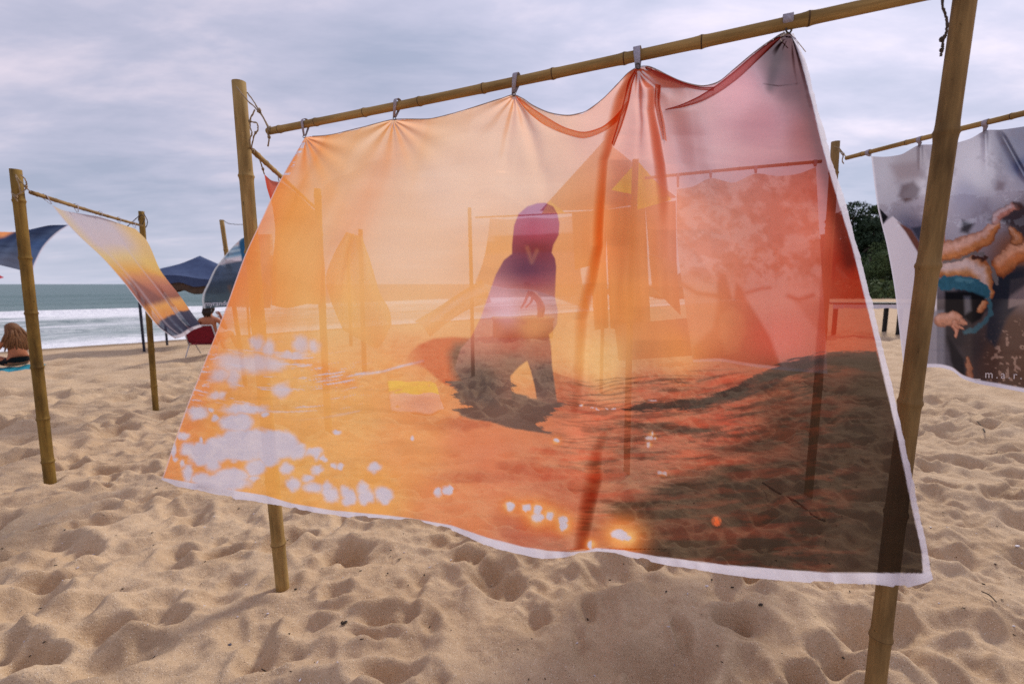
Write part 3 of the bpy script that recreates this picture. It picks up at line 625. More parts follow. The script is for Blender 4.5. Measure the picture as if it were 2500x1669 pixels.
# ------------------------------------------------------------------ the big orange cloth
TOPB = [(745, 335), (800, 331), (880, 313), (960, 293), (1050, 291), (1150, 265), (1220, 243), (1256, 233), (1275, 241), (1300, 258), (1340, 276), (1390, 283), (1430, 273), (1470, 244), (1510, 204), (1535, 178), (1556, 165), (1580, 163), (1620, 180), (1670, 202), (1715, 211), (1750, 203), (1790, 172), (1840, 130), (1885, 98), (1912, 82), (1936, 82)]
RIGHTB = [(1936, 82), (1967, 152), (1996, 260), (2020, 350), (2062, 489), (2100, 628), (2124, 724), (2153, 838), (2184, 966), (2209, 1086), (2234, 1198), (2263, 1339), (2277, 1417)]
LEFTB = [(745, 335), (701, 410), (675, 456), (640, 532), (600, 618), (551, 752), (486, 917), (456, 992), (426, 1078), (393, 1176)]
BOTB = [(393, 1176), (470, 1198), (560, 1216), (639, 1226), (745, 1247), (850, 1262), (958, 1266), (1040, 1276), (1107, 1296), (1190, 1332), (1277, 1354), (1330, 1363), (1373, 1361), (1420, 1350), (1458, 1345), (1500, 1350), (1543, 1360), (1600, 1374), (1700, 1390), (1809, 1406), (1890, 1415), (2022, 1424), (2150, 1428), (2210, 1434), (2277, 1417)]
# distance of the crossbar behind a picture column
def bar_Y(px):
    dx = np.asarray(px, float)
    t = np.linspace(0, 1, 200); pts = np.array([list(BA.lerp(BB, float(k))) for k in t])
    zz = pts - np.array([0, 0, CAM_H]); dep = zz[:, 1]*cP - zz[:, 2]*sP; col = 1250+FPX*zz[:, 0]/dep
    return np.interp(dx, col, pts[:, 1])
FOLDS = [([(1552, 168), (1528, 240), (1505, 330), (1487, 390), (1478, 500), (1474, 600), (1462, 690), (1440, 780), (1437, 900), (1424, 1010), (1432, 1120), (1440, 1250), (1440, 1340)], [.020, .030, .034, .030, .036, .034, .026, .022, .020, .016, .006, .003, .002], [8, 10, 10, 10, 11, 12, 16, 20, 20, 20, 20, 20, 20]),
         ([(1562, 172), (1604, 215), (1602, 270), (1614, 330), (1628, 400), (1640, 480), (1642, 560), (1620, 700), (1560, 830), (1534, 920), (1514, 1030), (1482, 1100), (1474, 1180), (1458, 1250), (1440, 1340)], [.008, .026, .030, .034, .034, .024, .012, .006, .006, .012, .013, .024, .036, .036, .030], [10, 12, 13, 14, 14, 18, 22, 26, 24, 22, 24, 24, 23, 22, 22]),
         ([(1256, 236), (1290, 320), (1320, 420), (1340, 520)], [.014, .012, .007, .002], [12, 16, 20, 26]),
         ([(1255, 236), (1240, 330), (1225, 420)], [.010, .008, .002], [7, 10, 14]),
         ([(1556, 170), (1562, 300), (1560, 420)], [.010, .007, .0], [6, 8, 10]),
         ([(1920, 90), (1890, 160), (1880, 220)], [.016, .012, .004], [10, 12, 12]),
         ([(1930, 92), (1958, 220), (1985, 360), (2030, 520)], [.010, .010, .008, .002], [8, 14, 20, 26]),
         ([(1862, 208), (1900, 214), (1950, 208)], [.004, .006, .003], [4, 4, 4])]
def fold_depth(x, y):
    z = np.zeros(x.shape)
    for k, (pts, amp, wid) in enumerate(FOLDS):
        a = np.array(pts, float)
        if k == 7: 
            yy = np.interp(x, a[:, 0], a[:, 1]); w = np.interp(x, a[:, 0], wid); am = np.interp(x, a[:, 0], amp, left=0, right=0); z += am*np.exp(-((y-yy)/w)**2); continue
        o = np.argsort(a[:, 1]); a = a[o]; am = np.array(amp)[o]; wd = np.array(wid)[o]
        cx = np.interp(y, a[:, 1], a[:, 0]); A_ = np.interp(y, a[:, 1], am, left=0, right=0); w = np.interp(y, a[:, 1], wd)
        d = x-cx+2.5*(vnoise(y*.03, y*0+k, 240)-.5)
        z += 2.9*A_*np.where(d < 0, np.exp(-(d/(w*1.5))**2), np.exp(-(d/(w*6))**2)) if k < 2 else A_*np.exp(-(d/w)**2)
    return z
def main_depth(x, y, u, v):
    yt = bar_Y(np.interp(u, [0, 1], [745, 1925]) * 1.0 + 0*v); 
    yt = bar_Y(745 + (1930-745)*u**1.0)
    yb = 1.60*(1-u) + .88*u
    vv = v**1.15
    Y = yt*(1-vv)+yb*vv
    Y -= .05*np.sin(math.pi*u)*np.sin(math.pi*np.clip(v, 0, 1))          # wind belly
    Y += .020*np.sin(u*9+1.0)*v*(1-.3*v) + .012*np.sin(u*21+v*2.0)*sstep(.0, .4, v)*sstep(0, .1, 1-u)
    Y += .010*(fbm(u*7, v*5, 250, 3)-.5)*sstep(0, .15, v)
    Y += .05*sstep(.5, 1, v)*np.exp(-((x-1455)/70)**2)*.6
    Y += .0035*np.sin(u*150+3*np.sin(u*37))*sstep(.965, 1, v)*sstep(.2, .6, vnoise(u*17, v*0, 255))
    Y += .006*(fbm(u*26+v*3, v*4, 256, 3)-.5)*sstep(.05, .4, v) + .004*(1-np.abs(2*fbm(u*9+v*2.2, v*7-u*3, 257, 2)-1))
    Y -= fold_depth(x, y)*np.where(u < 2, 1, 1)
    # creases radiating from the tabs
    for tx, ty in ((745, 335), (960, 293), (1256, 233), (1556, 165), (1930, 84)):
        dx, dy = x-tx, y-ty; r = np.hypot(dx, dy)+1; an = np.arctan2(dx, dy)
        Y += .0045*np.sin(an*13+tx)*np.exp(-r/110)*np.clip(r/14, 0, 1)
    return Y
def edge_w(u, v):   # printed area inside the white selvedge
    return v
INB = [(380, 1160), (400, 1166), (579, 1198), (645, 1208), (712, 1228), (811, 1245), (944, 1257), (1000, 1264), (1100, 1281), (1190, 1312), (1277, 1334), (1340, 1344), (1395, 1347), (1430, 1344), (1455, 1337), (1520, 1342), (1600, 1357), (1766, 1378), (2014, 1397), (2251, 1399), (2300, 1400)]
INR = [(80, 1931), (152, 1957), (253, 1984), (344, 2005), (434, 2029), (600, 2080), (720, 2110), (800, 2130), (858, 2143), (1049, 2188), (1235, 2226), (1347, 2251), (1450, 2256)]
def main_paint(x, y, u, v):
    c = main_print(x, y)
    W = np.array(srgb(222, 219, 236))
    b = sstep(-1.2, 1.2, y-np.interp(x, *np.array(INB, float).T)); r = sstep(-1.2, 1.2, x-interp_curve_y(INR, y))
    tl = sstep(3.2, 1.6, x-interp_curve_y([(335, 745), (410, 701), (456, 675), (532, 640), (618, 600), (752, 551), (917, 486), (992, 456), (1078, 426), (1176, 393)], y))*.6
    m = np.maximum(np.maximum(b, r), tl*(v > .02))
    c = c*.98+np.array([.012, .010, .008])      # threads never take the dye to full black
    return mixm(c, m, W)
def main_rag(x, y, u, v):
    e = sstep(.97, 1.0, u); n = (fbm(v*34, v*0, 260, 6, .72)-.5)*9*(.5+vnoise(v*9, v*0, 261)); x = x+e*n
    e = sstep(.972, 1.0, v); n = (fbm(u*44, u*0, 270, 6, .72)-.5)*9*(.4+vnoise(u*11, u*0, 271)) + 5*sstep(.66, .8, vnoise(u*46, u*0, 280))*(-1); y = y+e*n
    e = sstep(.012, 0, v); y = y + e*(fbm(u*120, u*0, 290, 3)-.5)*4
    return x, y
mc, fab = cloth('printed_cloth', 'huge sheer orange cloth with a printed surfer silhouette and white torn edge', (TOPB, RIGHTB, BOTB, LEFTB), 760, 500,
                main_depth, main_paint, MC, ragged=main_rag)
ML = np.array(mc.location)
def YC(px, py):
    """approximate distance of the big cloth under a pixel"""
    u = np.clip((px-interp_curve_y([(335, 745), (618, 600), (917, 486), (1176, 393)], py))/(interp_curve_y([(82, 1936), (489, 2062), (838, 2153), (1417, 2277)], py)-interp_curve_y([(335, 745), (618, 600), (917, 486), (1176, 393)], py)), 0, 1)
    tp = np.interp(px, *np.array(TOPB, float).T); bt = np.interp(px, *np.array(BOTB, float).T); v = np.clip((py-tp)/(bt-tp), 0, 1)
    return main_depth(np.asarray(px, float), np.asarray(py, float), u, v)
def ribbon(name, upper, lower, off, n=90, m=7, tint=None, mat=MC):
    """a turned-over strip of the same voile lying just off the main sheet"""
    A_ = resample(upper, n); B_ = resample(lower, n); w = np.linspace(0, 1, m)[:, None, None]
    C = A_[None]*(1-w)+B_[None]*w; x, y = C[..., 0], C[..., 1]
    Y = YC(x, y) - off*np.sin(math.pi*(.15+.85*w[..., 0]))
    c = main_print(x, y)
    if tint is not None: c = c*.35 + np.array(srgb(*tint))*.65
    P3 = U(x, y, Y)-ML
    o = link(name, mesh_np(name, P3.reshape(-1, 3), grid_faces(m, n), mat, True, c.reshape(-1, 3)), mc)
    tag(o, 'turned over strip of the sagging top edge'); return o
ribbon('turned_edge', [(1258, 234), (1290, 257), (1330, 283), (1380, 311), (1425, 322), (1470, 309), (1500, 285), (1532, 246)], [(1259, 236), (1285, 270), (1325, 303), (1375, 326), (1425, 338), (1480, 318), (1510, 295), (1530, 262)], .012, tint=(244, 122, 30))
ribbon('turned_edge', [(1574, 163), (1620, 180), (1670, 202), (1715, 213), (1745, 212)], [(1576, 168), (1600, 187), (1650, 206), (1700, 219), (1742, 222)], .010, 60, tint=(190, 60, 50))
ribbon('turned_edge', [(1905, 88), (1885, 99), (1840, 133), (1790, 176), (1750, 207), (1700, 238), (1660, 256), (1624, 267)], [(1908, 92), (1895, 105), (1850, 148), (1805, 190), (1765, 220), (1715, 248), (1665, 263), (1624, 269)], .014, tint=(190, 50, 30))
ribbon('pleat', [(1551, 170), (1535, 195), (1525, 235), (1508, 300), (1493, 350)], [(1556, 172), (1545, 205), (1536, 250), (1518, 310), (1499, 358)], .016, 60, tint=(222, 92, 30))
ribbon('pleat', [(1600, 205), (1598, 250), (1608, 300), (1618, 340)], [(1614, 208), (1612, 250), (1622, 300), (1628, 345)], .012, 50, tint=(214, 84, 26))
# grey rolled hem cord along the top edge
tp = resample(TOPB, 420); tp = tp[6:-6]
yy = YC(tp[:, 0], tp[:, 1])-.001
hp = U(tp[:, 0], tp[:, 1]-1.0, yy)-ML
link('rolled_hem', bm_mesh('rolled_hem', tube([Vector(p) for p in hp], [.0012+.0010*vnoise(i*.15, 0, 300) for i in range(len(hp))], 6), MHEM, True), mc)
# webbing tabs over the bar, with eyelets
def bar_point(px):
    lo, hi = 0.0, 1.0
    for _ in range(40):
        m = (lo+hi)/2; p = BA.lerp(BB, m); d = p.y*cP-(p.z-CAM_H)*sP; c = 1250+FPX*p.x/d
        if c < px: lo = m
        else: hi = m
    return BA.lerp(BB, (lo+hi)/2)
baxis = (BB-BA).normalized()
def tab(pxbar, attach, wid, root, bp, axis_, rbar, eye=True, mat=MTAB):
    """a band wrapped over the bar whose two legs meet at the eyelet"""
    c = bp - Vector(root.location); a = Vector(attach) - Vector(root.location)
    dn = (a-c); dn -= axis_*dn.dot(axis_); L_ = dn.length; dn.normalize(); sd = axis_.cross(dn).normalized()
    r = rbar+.002; path = []
    for k in range(13):
        an = math.pi*k/12; path.append(c + sd*(r*math.cos(an)) - dn*(r*math.sin(an)))
    path = [a - dn*.006 + sd*.003] + path + [a - dn*.006 - sd*.003]
    bm = bmesh.new(); rows = []
    sl = (a-c).dot(axis_)
    for i, p in enumerate(path):
        t = 0 if 0 < i < len(path)-1 else 1
        w = wid*(1-.28*t)
        rows.append([bm.verts.new(p+axis_*(-w/2)), bm.verts.new(p+axis_*(w/2))])
    for A_, B_ in zip(rows, rows[1:]): bm.faces.new((A_[0], A_[1], B_[1], B_[0]))
    bmesh.ops.subdivide_edges(bm, edges=bm.edges[:], cuts=1)
    bmesh.ops.solidify(bm, geom=bm.faces[:], thickness=.0014)
    link('tab', bm_mesh('tab', bm, mat, True), root)
    if eye:
        bm = bmesh.new(); R_, r_ = wid*.34, wid*.11; n = 16
        cc = a + Vector((0, -.006, .0)); rg = []
        for i in range(n):
            an = 2*math.pi*i/n; d = Vector((math.cos(an), .25*math.cos(an), math.sin(an)*.8)).normalized()
            rg.append([bm.verts.new(cc + d*(R_+r_*math.cos(2*math.pi*k/6)) + Vector((0, -1, 0))*r_*math.sin(2*math.pi*k/6)) for k in range(6)])
        for i in range(n):
            for k in range(6): bm.faces.new((rg[i][k], rg[(i+1) % n][k], rg[(i+1) % n][(k+1) % 6], rg[i][(k+1) % 6]))
        link('eyelet', bm_mesh('eyelet', bm, MMETAL, True), root)
for pb, at, w in ((746, (744, 335), .013), (972, (964, 291), .014), (1262, (1254, 232), .016), (1556, (1556, 164), .020), (1923, (1922, 76), .023)):
    a = U(at[0], at[1], float(YC(at[0], at[1]+6))-.002)
    tab(pb, a, w, mc, bar_point(pb), baxis, .0155)
def rope(label, paths, r, mat=MROPE, knots=(), name='rope', cat='cord'):
    o = thing(name, paths[0][0], label, cat); l = Vector(o.location)
    for i, p in enumerate(paths):
        p = [Vector(q)-l for q in smooth_path(p, 6)]
        p = [q+Vector((random.uniform(-1, 1), random.uniform(-1, 1), random.uniform(-1, 1)))*r*.35 for q in p]
        link('strand', bm_mesh('strand', tube(p, [r*random.uniform(.8, 1.2) for _ in p], 7), mat, True), o)
    for k, s in knots:
        bm = bmesh.new(); bmesh.ops.create_icosphere(bm, subdivisions=3, radius=s)
        for v_ in bm.verts: v_.co *= 1+.28*math.sin(v_.co.x*900/ s*.01+v_.co.z*520/s*.01); v_.co.z *= 1.25
        ko = link('knot', bm_mesh('knot', bm, mat, True), o); ko.location = Vector(k)-l
    return o
def RP_(pts): return [V(*p) for p in pts]
# tie strings at the right hand eyelet
o = link('tie_string', bm_mesh('tie_string', tube([Vector(p)-mc.location for p in smooth_path(RP_([(1914, 78, 1.27), (1905, 92, 1.262), (1911, 104, 1.26), (1924, 118, 1.26)]), 6)], .0011, 6), MSTR, True), mc)
o = link('tie_string', bm_mesh('tie_string', tube([Vector(p)-mc.location for p in smooth_path(RP_([(1926, 80, 1.265), (1942, 96, 1.26), (1952, 108, 1.26), (1967, 127, 1.26)]), 6)], .0010, 6), MSTR, True), mc)
o = link('tie_string', bm_mesh('tie_string', tube([Vector(p)-mc.location for p in smooth_path(RP_([(1916, 72, 1.26), (1926, 67, 1.258), (1933, 74, 1.262), (1926, 82, 1.262), (1915, 84, 1.262), (1910, 88, 1.26)]), 6)], .0018, 6), MSTR, True), mc)
# ropes
rope('pale cord tying the big crossbar to the top of the tall left pole', [RP_([(578, 212, 2.10), (602, 243, 2.09), (630, 270, 2.09), (650, 300, 2.08), (659, 318, 2.06)]), RP_([(604, 226, 2.12), (622, 252, 2.11), (632, 268, 2.09), (645, 290, 2.07), (655, 314, 2.06)]),
      RP_([(654, 310, 2.06), (654, 330, 2.06), (657, 340, 2.06), (654, 357, 2.06)])], .0030, MROPE, [(V(632, 270, 2.08), .008), (V(658, 315, 2.06), .009), (V(657, 335, 2.06), .006)])
rope('loose looped cord on the tall left pole above the short crossbar', [RP_([(622, 268, 2.11), (612, 290, 2.12), (611, 310, 2.13), (615, 326, 2.13), (609, 345, 2.13), (614, 362, 2.16), (618, 370, 2.2)]),
      RP_([(614, 297, 2.12), (628, 302, 2.10), (629, 318, 2.10), (622, 328, 2.11), (617, 345, 2.14), (614, 362, 2.16)])], .0030, MROPE, [(V(610, 296, 2.12), .006), (V(617, 368, 2.19), .008), (V(624, 324, 2.1), .005)])
rope('cord tying the thin left crossbar to the far left pole', [RP_([(36, 424, 3.36), (48, 440, 3.34), (62, 456, 3.36), (76, 470, 3.42)]), RP_([(52, 427, 3.35), (64, 443, 3.34), (62, 462, 3.36), (46, 474, 3.33)]),
      RP_([(28, 470, 3.35), (38, 476, 3.33), (50, 470, 3.33), (46, 450, 3.33), (38, 430, 3.34)]), RP_([(30, 474, 3.33), (38, 484, 3.33), (43, 492, 3.33)])], .0040, MROPE, [(V(38, 480, 3.33), .010), (V(63, 455, 3.35), .009)])
rope('dark cord tying the thin left crossbar to the pole near the water', [RP_([(347, 549, 5.3), (352, 535, 5.3), (347, 524, 5.3), (338, 535, 5.3), (345, 552, 5.3)]), RP_([(340, 526, 5.3), (325, 540, 5.3), (312, 552, 5.25)]), RP_([(350, 520, 5.3), (360, 540, 5.3), (356, 556, 5.3)])], .004, MCORD)
rope('frayed cord end hanging beside the top of the thick near pole', [RP_([(2298, -30, 1.13), (2300, 0, 1.12), (2305, 28, 1.12), (2312, 46, 1.12), (2312, 70, 1.12), (2308, 88, 1.12), (2302, 100, 1.12), (2301, 118, 1.12), (2296, 137, 1.12)]), RP_([(2308, 86, 1.12), (2298, 94, 1.12)])], .0026, MBD and MCORD, [(V(2300, 96, 1.12), .0045), (V(2299, 122, 1.12), .0036)])
rope('thin cord tying the slim right crossbar to the dark pole', [RP_([(2036, 358, 3.06), (2048, 362, 3.05), (2058, 374, 3.0), (2068, 386, 2.86)]), RP_([(2048, 366, 3.03), (2058, 380, 2.98), (2056, 392, 2.95), (2060, 400, 2.95)])], .0032, MROPE, [(V(2059, 377, 2.98), .006)])
rope('thin line hanging between the distant pole and the blue cloth', [RP_([(545, 537, 6.58), (556, 545, 6.5), (575, 548, 6.4), (592, 548, 6.3)])], .004, MCORD)

# ------------------------------------------------------------------ other cloths
def plane_depth(a, b, c, w=.05, fx=5, fy=2, sd=1):
    """distance linear in print column and row, a/b at left/right top, c added at the bottom, with soft folds"""
    def f(x, y, u, v): return a*(1-u)+b*u + c*v + w*np.sin(u*fx*2+sd+1.3*v)*v**.5 + w*.5*np.sin(u*fx*4.3+v*fy+sd*2) * .6
    return f
def grad_paint(stops, wob=0.03, seed=1, ax='v', specks=None):
    ps = np.array([s[0] for s in stops]); cs = np.array([srgb(*s[1]) for s in stops])
    def f(x, y, u, v):
        t = (v if ax == 'v' else u) + wob*(fbm(u*5, v*3, 400+seed, 3)-.5)*2
        c = np.stack([np.interp(t, ps, cs[:, k]) for k in range(3)], -1)
        c = c*(.92+.16*fbm(u*14, v*10, 410+seed, 3))[..., None]
        return c
    return f
def hem_at(c, u, v, b=.03, s=None, col=(216, 212, 226)):
    m = sstep(1-b, 1-b*.7, v)
    if s: m = np.maximum(m, sstep(s, s*.6, u))
    return mixm(c, m, srgb(*col))
def cloth_tabs(root, pts, bars, ax, rb, w=.016, mat=MTAB):
    for at, b in zip(pts, bars): tab(None, at, w, root, Vector(b), ax, rb, False, mat)
# narrow sunset cloth at left
def sunset_paint(x, y, u, v):
    t = v + .03*(fbm(u*4, v*3, 501, 3)-.5)*2 + .05*(u-.5)
    st = [(0, (214, 210, 226)), (.25, (220, 208, 214)), (.36, (236, 212, 160)), (.47, (238, 186, 110)), (.52, (222, 160, 120)), (.60, (196, 134, 118)), (.70, (164, 112, 100)), (.735, (226, 170, 120)), (.76, (240, 180, 110)), (.83, (232, 160, 100)), (.845, (84, 84, 104)), (1, (66, 70, 92))]
    ps = [s[0] for s in st]; cs = np.array([srgb(*s[1]) for s in st])
    c = np.stack([np.interp(t, ps, cs[:, k]) for k in range(3)], -1)
    c = mixm(c, sstep(.55, .95, u)*(1-sstep(.35, .5, v))*.75, srgb(244, 206, 120)); c = mixm(c, sstep(.25, .05, u)*(1-sstep(.35, .5, v))*.5, srgb(236, 214, 150))
    c = mixm(c, poly_mask(u, v, [(0.05, .72), (.1, .56), (.3, .53), (.5, .66), (.55, .73)], .03)*.6, srgb(140, 104, 104))
    c = mixm(c, np.exp(-((u-.62)/.02)**2)*.35+np.exp(-((u-.25)/.03)**2)*.3, srgb(214, 206, 222))
    return hem_at(c, u, v, .03, .035)
def sunset_depth(x, y, u, v):
    return (3.62*(1-u)+5.15*u)*(1-v) + (4.25*(1-u)+5.05*u)*v + .05*np.sin(u*11+v*3)*v + .03*np.sin(u*23)*v
sc, _ = cloth('printed_cloth', 'narrow sheer cloth with a lavender, yellow and navy sunset print at left',
      ([(126, 500), (150, 512), (165, 516), (200, 522), (245, 530), (290, 545), (331, 559)], [(331, 559), (355, 583), (393, 662), (441, 724), (470, 766), (493, 797)], [(427, 827), (448, 821), (470, 806), (493, 797)],
       [(126, 500), (158, 540), (189, 573), (248, 628), (300, 687), (344, 745), (389, 800), (427, 827)]), 120, 160, sunset_depth, sunset_paint, MC2)
def barpt(A_, B_, px):
    lo, hi = 0.0, 1.0
    for _ in range(40):
        m = (lo+hi)/2; p = A_.lerp(B_, m); d = p.y*cP-(p.z-CAM_H)*sP
        if 1250+FPX*p.x/d < px: lo = m
        else: hi = m
    return A_.lerp(B_, (lo+hi)/2)
axA = (A1-A0).normalized()
for px, at in ((108, (126, 500)), (185, (190, 520)), (245, (247, 530)), (290, (292, 545)), (325, (331, 558))):
    b = barpt(A0, A1, px); cloth_tabs(sc, [V(at[0], at[1], b.y+(.05 if px == 108 else 0))], [b], axA, .0145, .014)
# dark blue cloth behind the far left pole
def navy_paint(x, y, u, v):
    c = np.broadcast_to(np.array(srgb(74, 88, 116)), x.shape+(3,)).copy()
    c = mixm(c, sstep(600, 575, y+.25*x-10)*.8, srgb(48, 60, 92)); c = mixm(c, poly_mask(x, y, [(-60, 545), (42, 562), (10, 578), (-60, 592)], 6), srgb(226, 150, 100))
    c = mixm(c, sstep(.5, .7, fbm(x*.02, y*.12, 511, 3))*.5, srgb(44, 54, 80)); c = mixm(c, sstep(600, 645, y+.1*x)*.6, srgb(100, 104, 122)); c = mixm(c, poly_mask(x, y, [(70, 590), (130, 575), (90, 660), (60, 660)], 14)*.6, srgb(56, 84, 132))
    return hem_at(c, 1-u, 0*v, .03) if False else mixm(c, sstep(.96, .985, u), srgb(208, 206, 224))
cloth('printed_cloth', 'dark blue cloth arching in the wind behind the far left pole', ([(-70, 575), (-20, 566), (38, 566), (69, 561), (121, 550), (172, 549)], [(172, 549), (150, 562), (128, 580), (108, 603), (92, 633), (77, 668)],
      [(-70, 640), (-10, 645), (20, 652), (48, 659), (77, 668)], [(-70, 575), (-72, 610), (-70, 640)]), 90, 60, lambda x, y, u, v: 6.4-.7*u+.5*v+.08*np.sin(u*12+v*2), navy_paint, MC3)
cloth('small_flag', 'tip of a bright red cloth at the very left edge above the horizon', ([(-60, 655), (-20, 662), (8, 676)], [(8, 676), (9, 677), (8, 678)], [(-60, 690), (-20, 684), (8, 678)], [(-60, 655), (-60, 690)]), 12, 8,
      lambda x, y, u, v: 7.0+.1*u, grad_paint([(0, (200, 50, 60)), (1, (190, 40, 50))]), MC3, cat='flag')
# blue cloth with white lettering
def wave_paint(x, y, u, v):
    t = y + .18*(x-540)
    st = [(560, (206, 190, 205)), (600, (222, 190, 190)), (608, (150, 178, 204)), (613, (90, 130, 170)), (618, (160, 186, 208)), (624, (84, 122, 160)), (630, (130, 166, 196)), (636, (200, 200, 218)), (643, (206, 200, 218)), (648, (76, 92, 118)), (680, (72, 86, 110)), (690, (60, 72, 90)), (730, (70, 84, 96)), (760, (84, 98, 108))]
    c = np.stack([np.interp(t, [s[0] for s in st], [srgb(*s[1])[k] for s in st]) for k in range(3)], -1)
    c = mixm(c, sstep(.5, .7, fbm(x*.05, y*.1, 521, 3))*.4, srgb(56, 64, 80)); c = mixm(c, np.exp(-(seg_dist(x, y, [(560, 700), (568, 720), (572, 745)])/5)**2)*.5, srgb(110, 84, 70))
    c = mixm(c, poly_mask(x, y, [(583, 590), (600, 560), (660, 560), (660, 700), (592, 640)], 2), srgb(44, 88, 128))
    return mixm(c, sstep(.05, .02, u), srgb(196, 204, 216))
WD = lambda x, y, u, v: 6.5-.25*u+.35*(y-600)/150*-1 + .04*np.sin(u*9)
wc_, _ = cloth('printed_cloth', 'slate blue wave print cloth with white lettering behind the orange cloth', ([(588, 583), (610, 575), (640, 572), (665, 572)], [(665, 572), (668, 660), (660, 752)], [(497, 753), (549, 749), (600, 750), (660, 752)],
      [(588, 583), (567, 603), (541, 634), (523, 658), (508, 690), (495, 718), (493, 735), (497, 753)]), 90, 110, WD, wave_paint, MC3)
def lettering(body, x0, ybase, h, Yf, root, col=(226, 224, 232), slope=0.0, sp=1.0, name='lettering'):
    cu = bpy.data.curves.new('t', 'FONT'); cu.body = body; cu.space_character = sp; to = bpy.data.objects.new('t', cu); COL.objects.link(to)
    dg = bpy.context.evaluated_depsgraph_get(); me = bpy.data.meshes.new_from_object(to.evaluated_get(dg)); COL.objects.unlink(to); bpy.data.objects.remove(to)
    n = len(me.vertices); co = np.empty(n*3, np.float32); me.vertices.foreach_get('co', co); co = co.reshape(-1, 3)
    x = x0+co[:, 0]*h/.7; y = ybase-co[:, 1]*h/.7 + slope*(x-x0)
    P3 = U(x, y, Yf(x, y))-np.array(root.location); me.vertices.foreach_set('co', P3.astype(np.float32).ravel()); me.update()
    m = simple_mat('ink_'+name, srgb(*col), srgb(*[v*.9 for v in col]), 40, .9, 0); me.materials.clear(); me.materials.append(m); me.name = name
    link(name, me, root)
lettering('myrandon', 499, 747, 12, lambda x, y: 6.5-.25*.2+.35*(y-600)/150*-1-.06, wc_, slope=-.03)
# red cloth on the short perpendicular bar
def red_paint(x, y, u, v):
    c = grad_paint([(0, (226, 130, 110)), (.25, (214, 90, 66)), (.5, (236, 150, 90)), (.75, (238, 170, 110)), (1, (226, 160, 110))], .05, 3)(x, y, u, v)
    return mixm(c, sstep(.12, .05, u)*.7, srgb(208, 80, 60))
gy = gP1.y
rc, _ = cloth('printed_cloth', 'red and peach cloth hanging from the short crossbar behind the orange cloth', ([(645, 425), (662, 440), (690, 447), (730, 478), (768, 514)], [(768, 514), (782, 560), (792, 640), (796, 745)], [(664, 745), (700, 752), (750, 742), (796, 745)], [(645, 425), (652, 460), (664, 500), (672, 560), (666, 640), (664, 745)]),
      70, 90, lambda x, y, u, v: (2.5*(1-u)+(gy-.1)*u) + .25*v + .05*np.sin(u*14+v), red_paint, MC2)
rope('thin grey cord holding the corner of the red cloth', [RP_([(632, 385, 2.45), (638, 402, 2.46), (645, 425, 2.5)]), RP_([(678, 424, 3.1), (680, 436, 3.1), (682, 446, 3.1)])], .0030, MROPE, [(V(642, 413, 2.48), .006)])
# banner between the two far poles
cloth('printed_cloth', 'olive and peach banner hanging from the close pair of poles seen through the orange cloth', ([(846, 566), (864, 572), (884, 578)], [(884, 578), (905, 640), (930, 720), (952, 760), (956, 792)], [(838, 806), (880, 830), (920, 850), (956, 792)], [(846, 566), (815, 620), (795, 680), (810, 740), (838, 806)]), 60, 70,
      lambda x, y, u, v: 7.6-.5*v+.08*np.sin(u*9), grad_paint([(0, (236, 190, 130)), (.5, (216, 160, 100)), (.8, (150, 120, 76)), (1, (190, 150, 100))], .06, 5), MC2)
# cloth behind the surfer's hood
def hood_paint(x, y, u, v):
    t = y + .04*(x-1280) + 8*(fbm(x*.02, y*.02, 531, 3)-.5)
    st = [(525, (224, 205, 215)), (570, (220, 196, 205)), (574, (150, 100, 80)), (612, (130, 84, 70)), (622, (110, 96, 120)), (665, (84, 88, 120)), (690, (170, 120, 130)), (715, (220, 170, 150)), (745, (226, 180, 160))]
    c = np.stack([np.interp(t, [s[0] for s in st], [srgb(*s[1])[k] for s in st]) for k in range(3)], -1)
    c = mixm(c, sstep(1215, 1195, x)*(y < 590)*.6, srgb(228, 206, 212)); return hem_at(c, u, v, .03)
cloth('printed_cloth', 'cloth with a brown hill and blue band behind the printed surfer', ([(1196, 533), (1240, 536), (1300, 531), (1350, 533), (1400, 527)], [(1400, 527), (1412, 600), (1420, 680), (1440, 760)], [(1160, 690), (1230, 706), (1300, 712), (1360, 730), (1440, 762)], [(1196, 533), (1188, 600), (1176, 650), (1160, 690)]), 80, 70,
      lambda x, y, u, v: gP4.y+.1+.3*u-.4*v+.05*np.sin(u*12+v*3), hood_paint, MC3)
cloth('printed_cloth', 'tan strip of cloth streaming down left of the surfer, behind the orange cloth', ([(1012, 784), (1060, 756), (1120, 716), (1176, 682)], [(1176, 682), (1190, 710), (1200, 738)], [(1050, 822), (1100, 782), (1150, 752), (1200, 738)], [(1012, 784), (1025, 790), (1050, 822)]), 60, 30,
      lambda x, y, u, v: 6.6+.6*u+.06*np.sin(v*7+u*4), lambda x, y, u, v: mixm(grad_paint([(0, (190, 140, 100)), (1, (176, 130, 104))], .05, 7)(x, y, u, v), sstep(.12, .3, v)*sstep(.62, .45, v)*.75, srgb(222, 206, 214)), MC2)
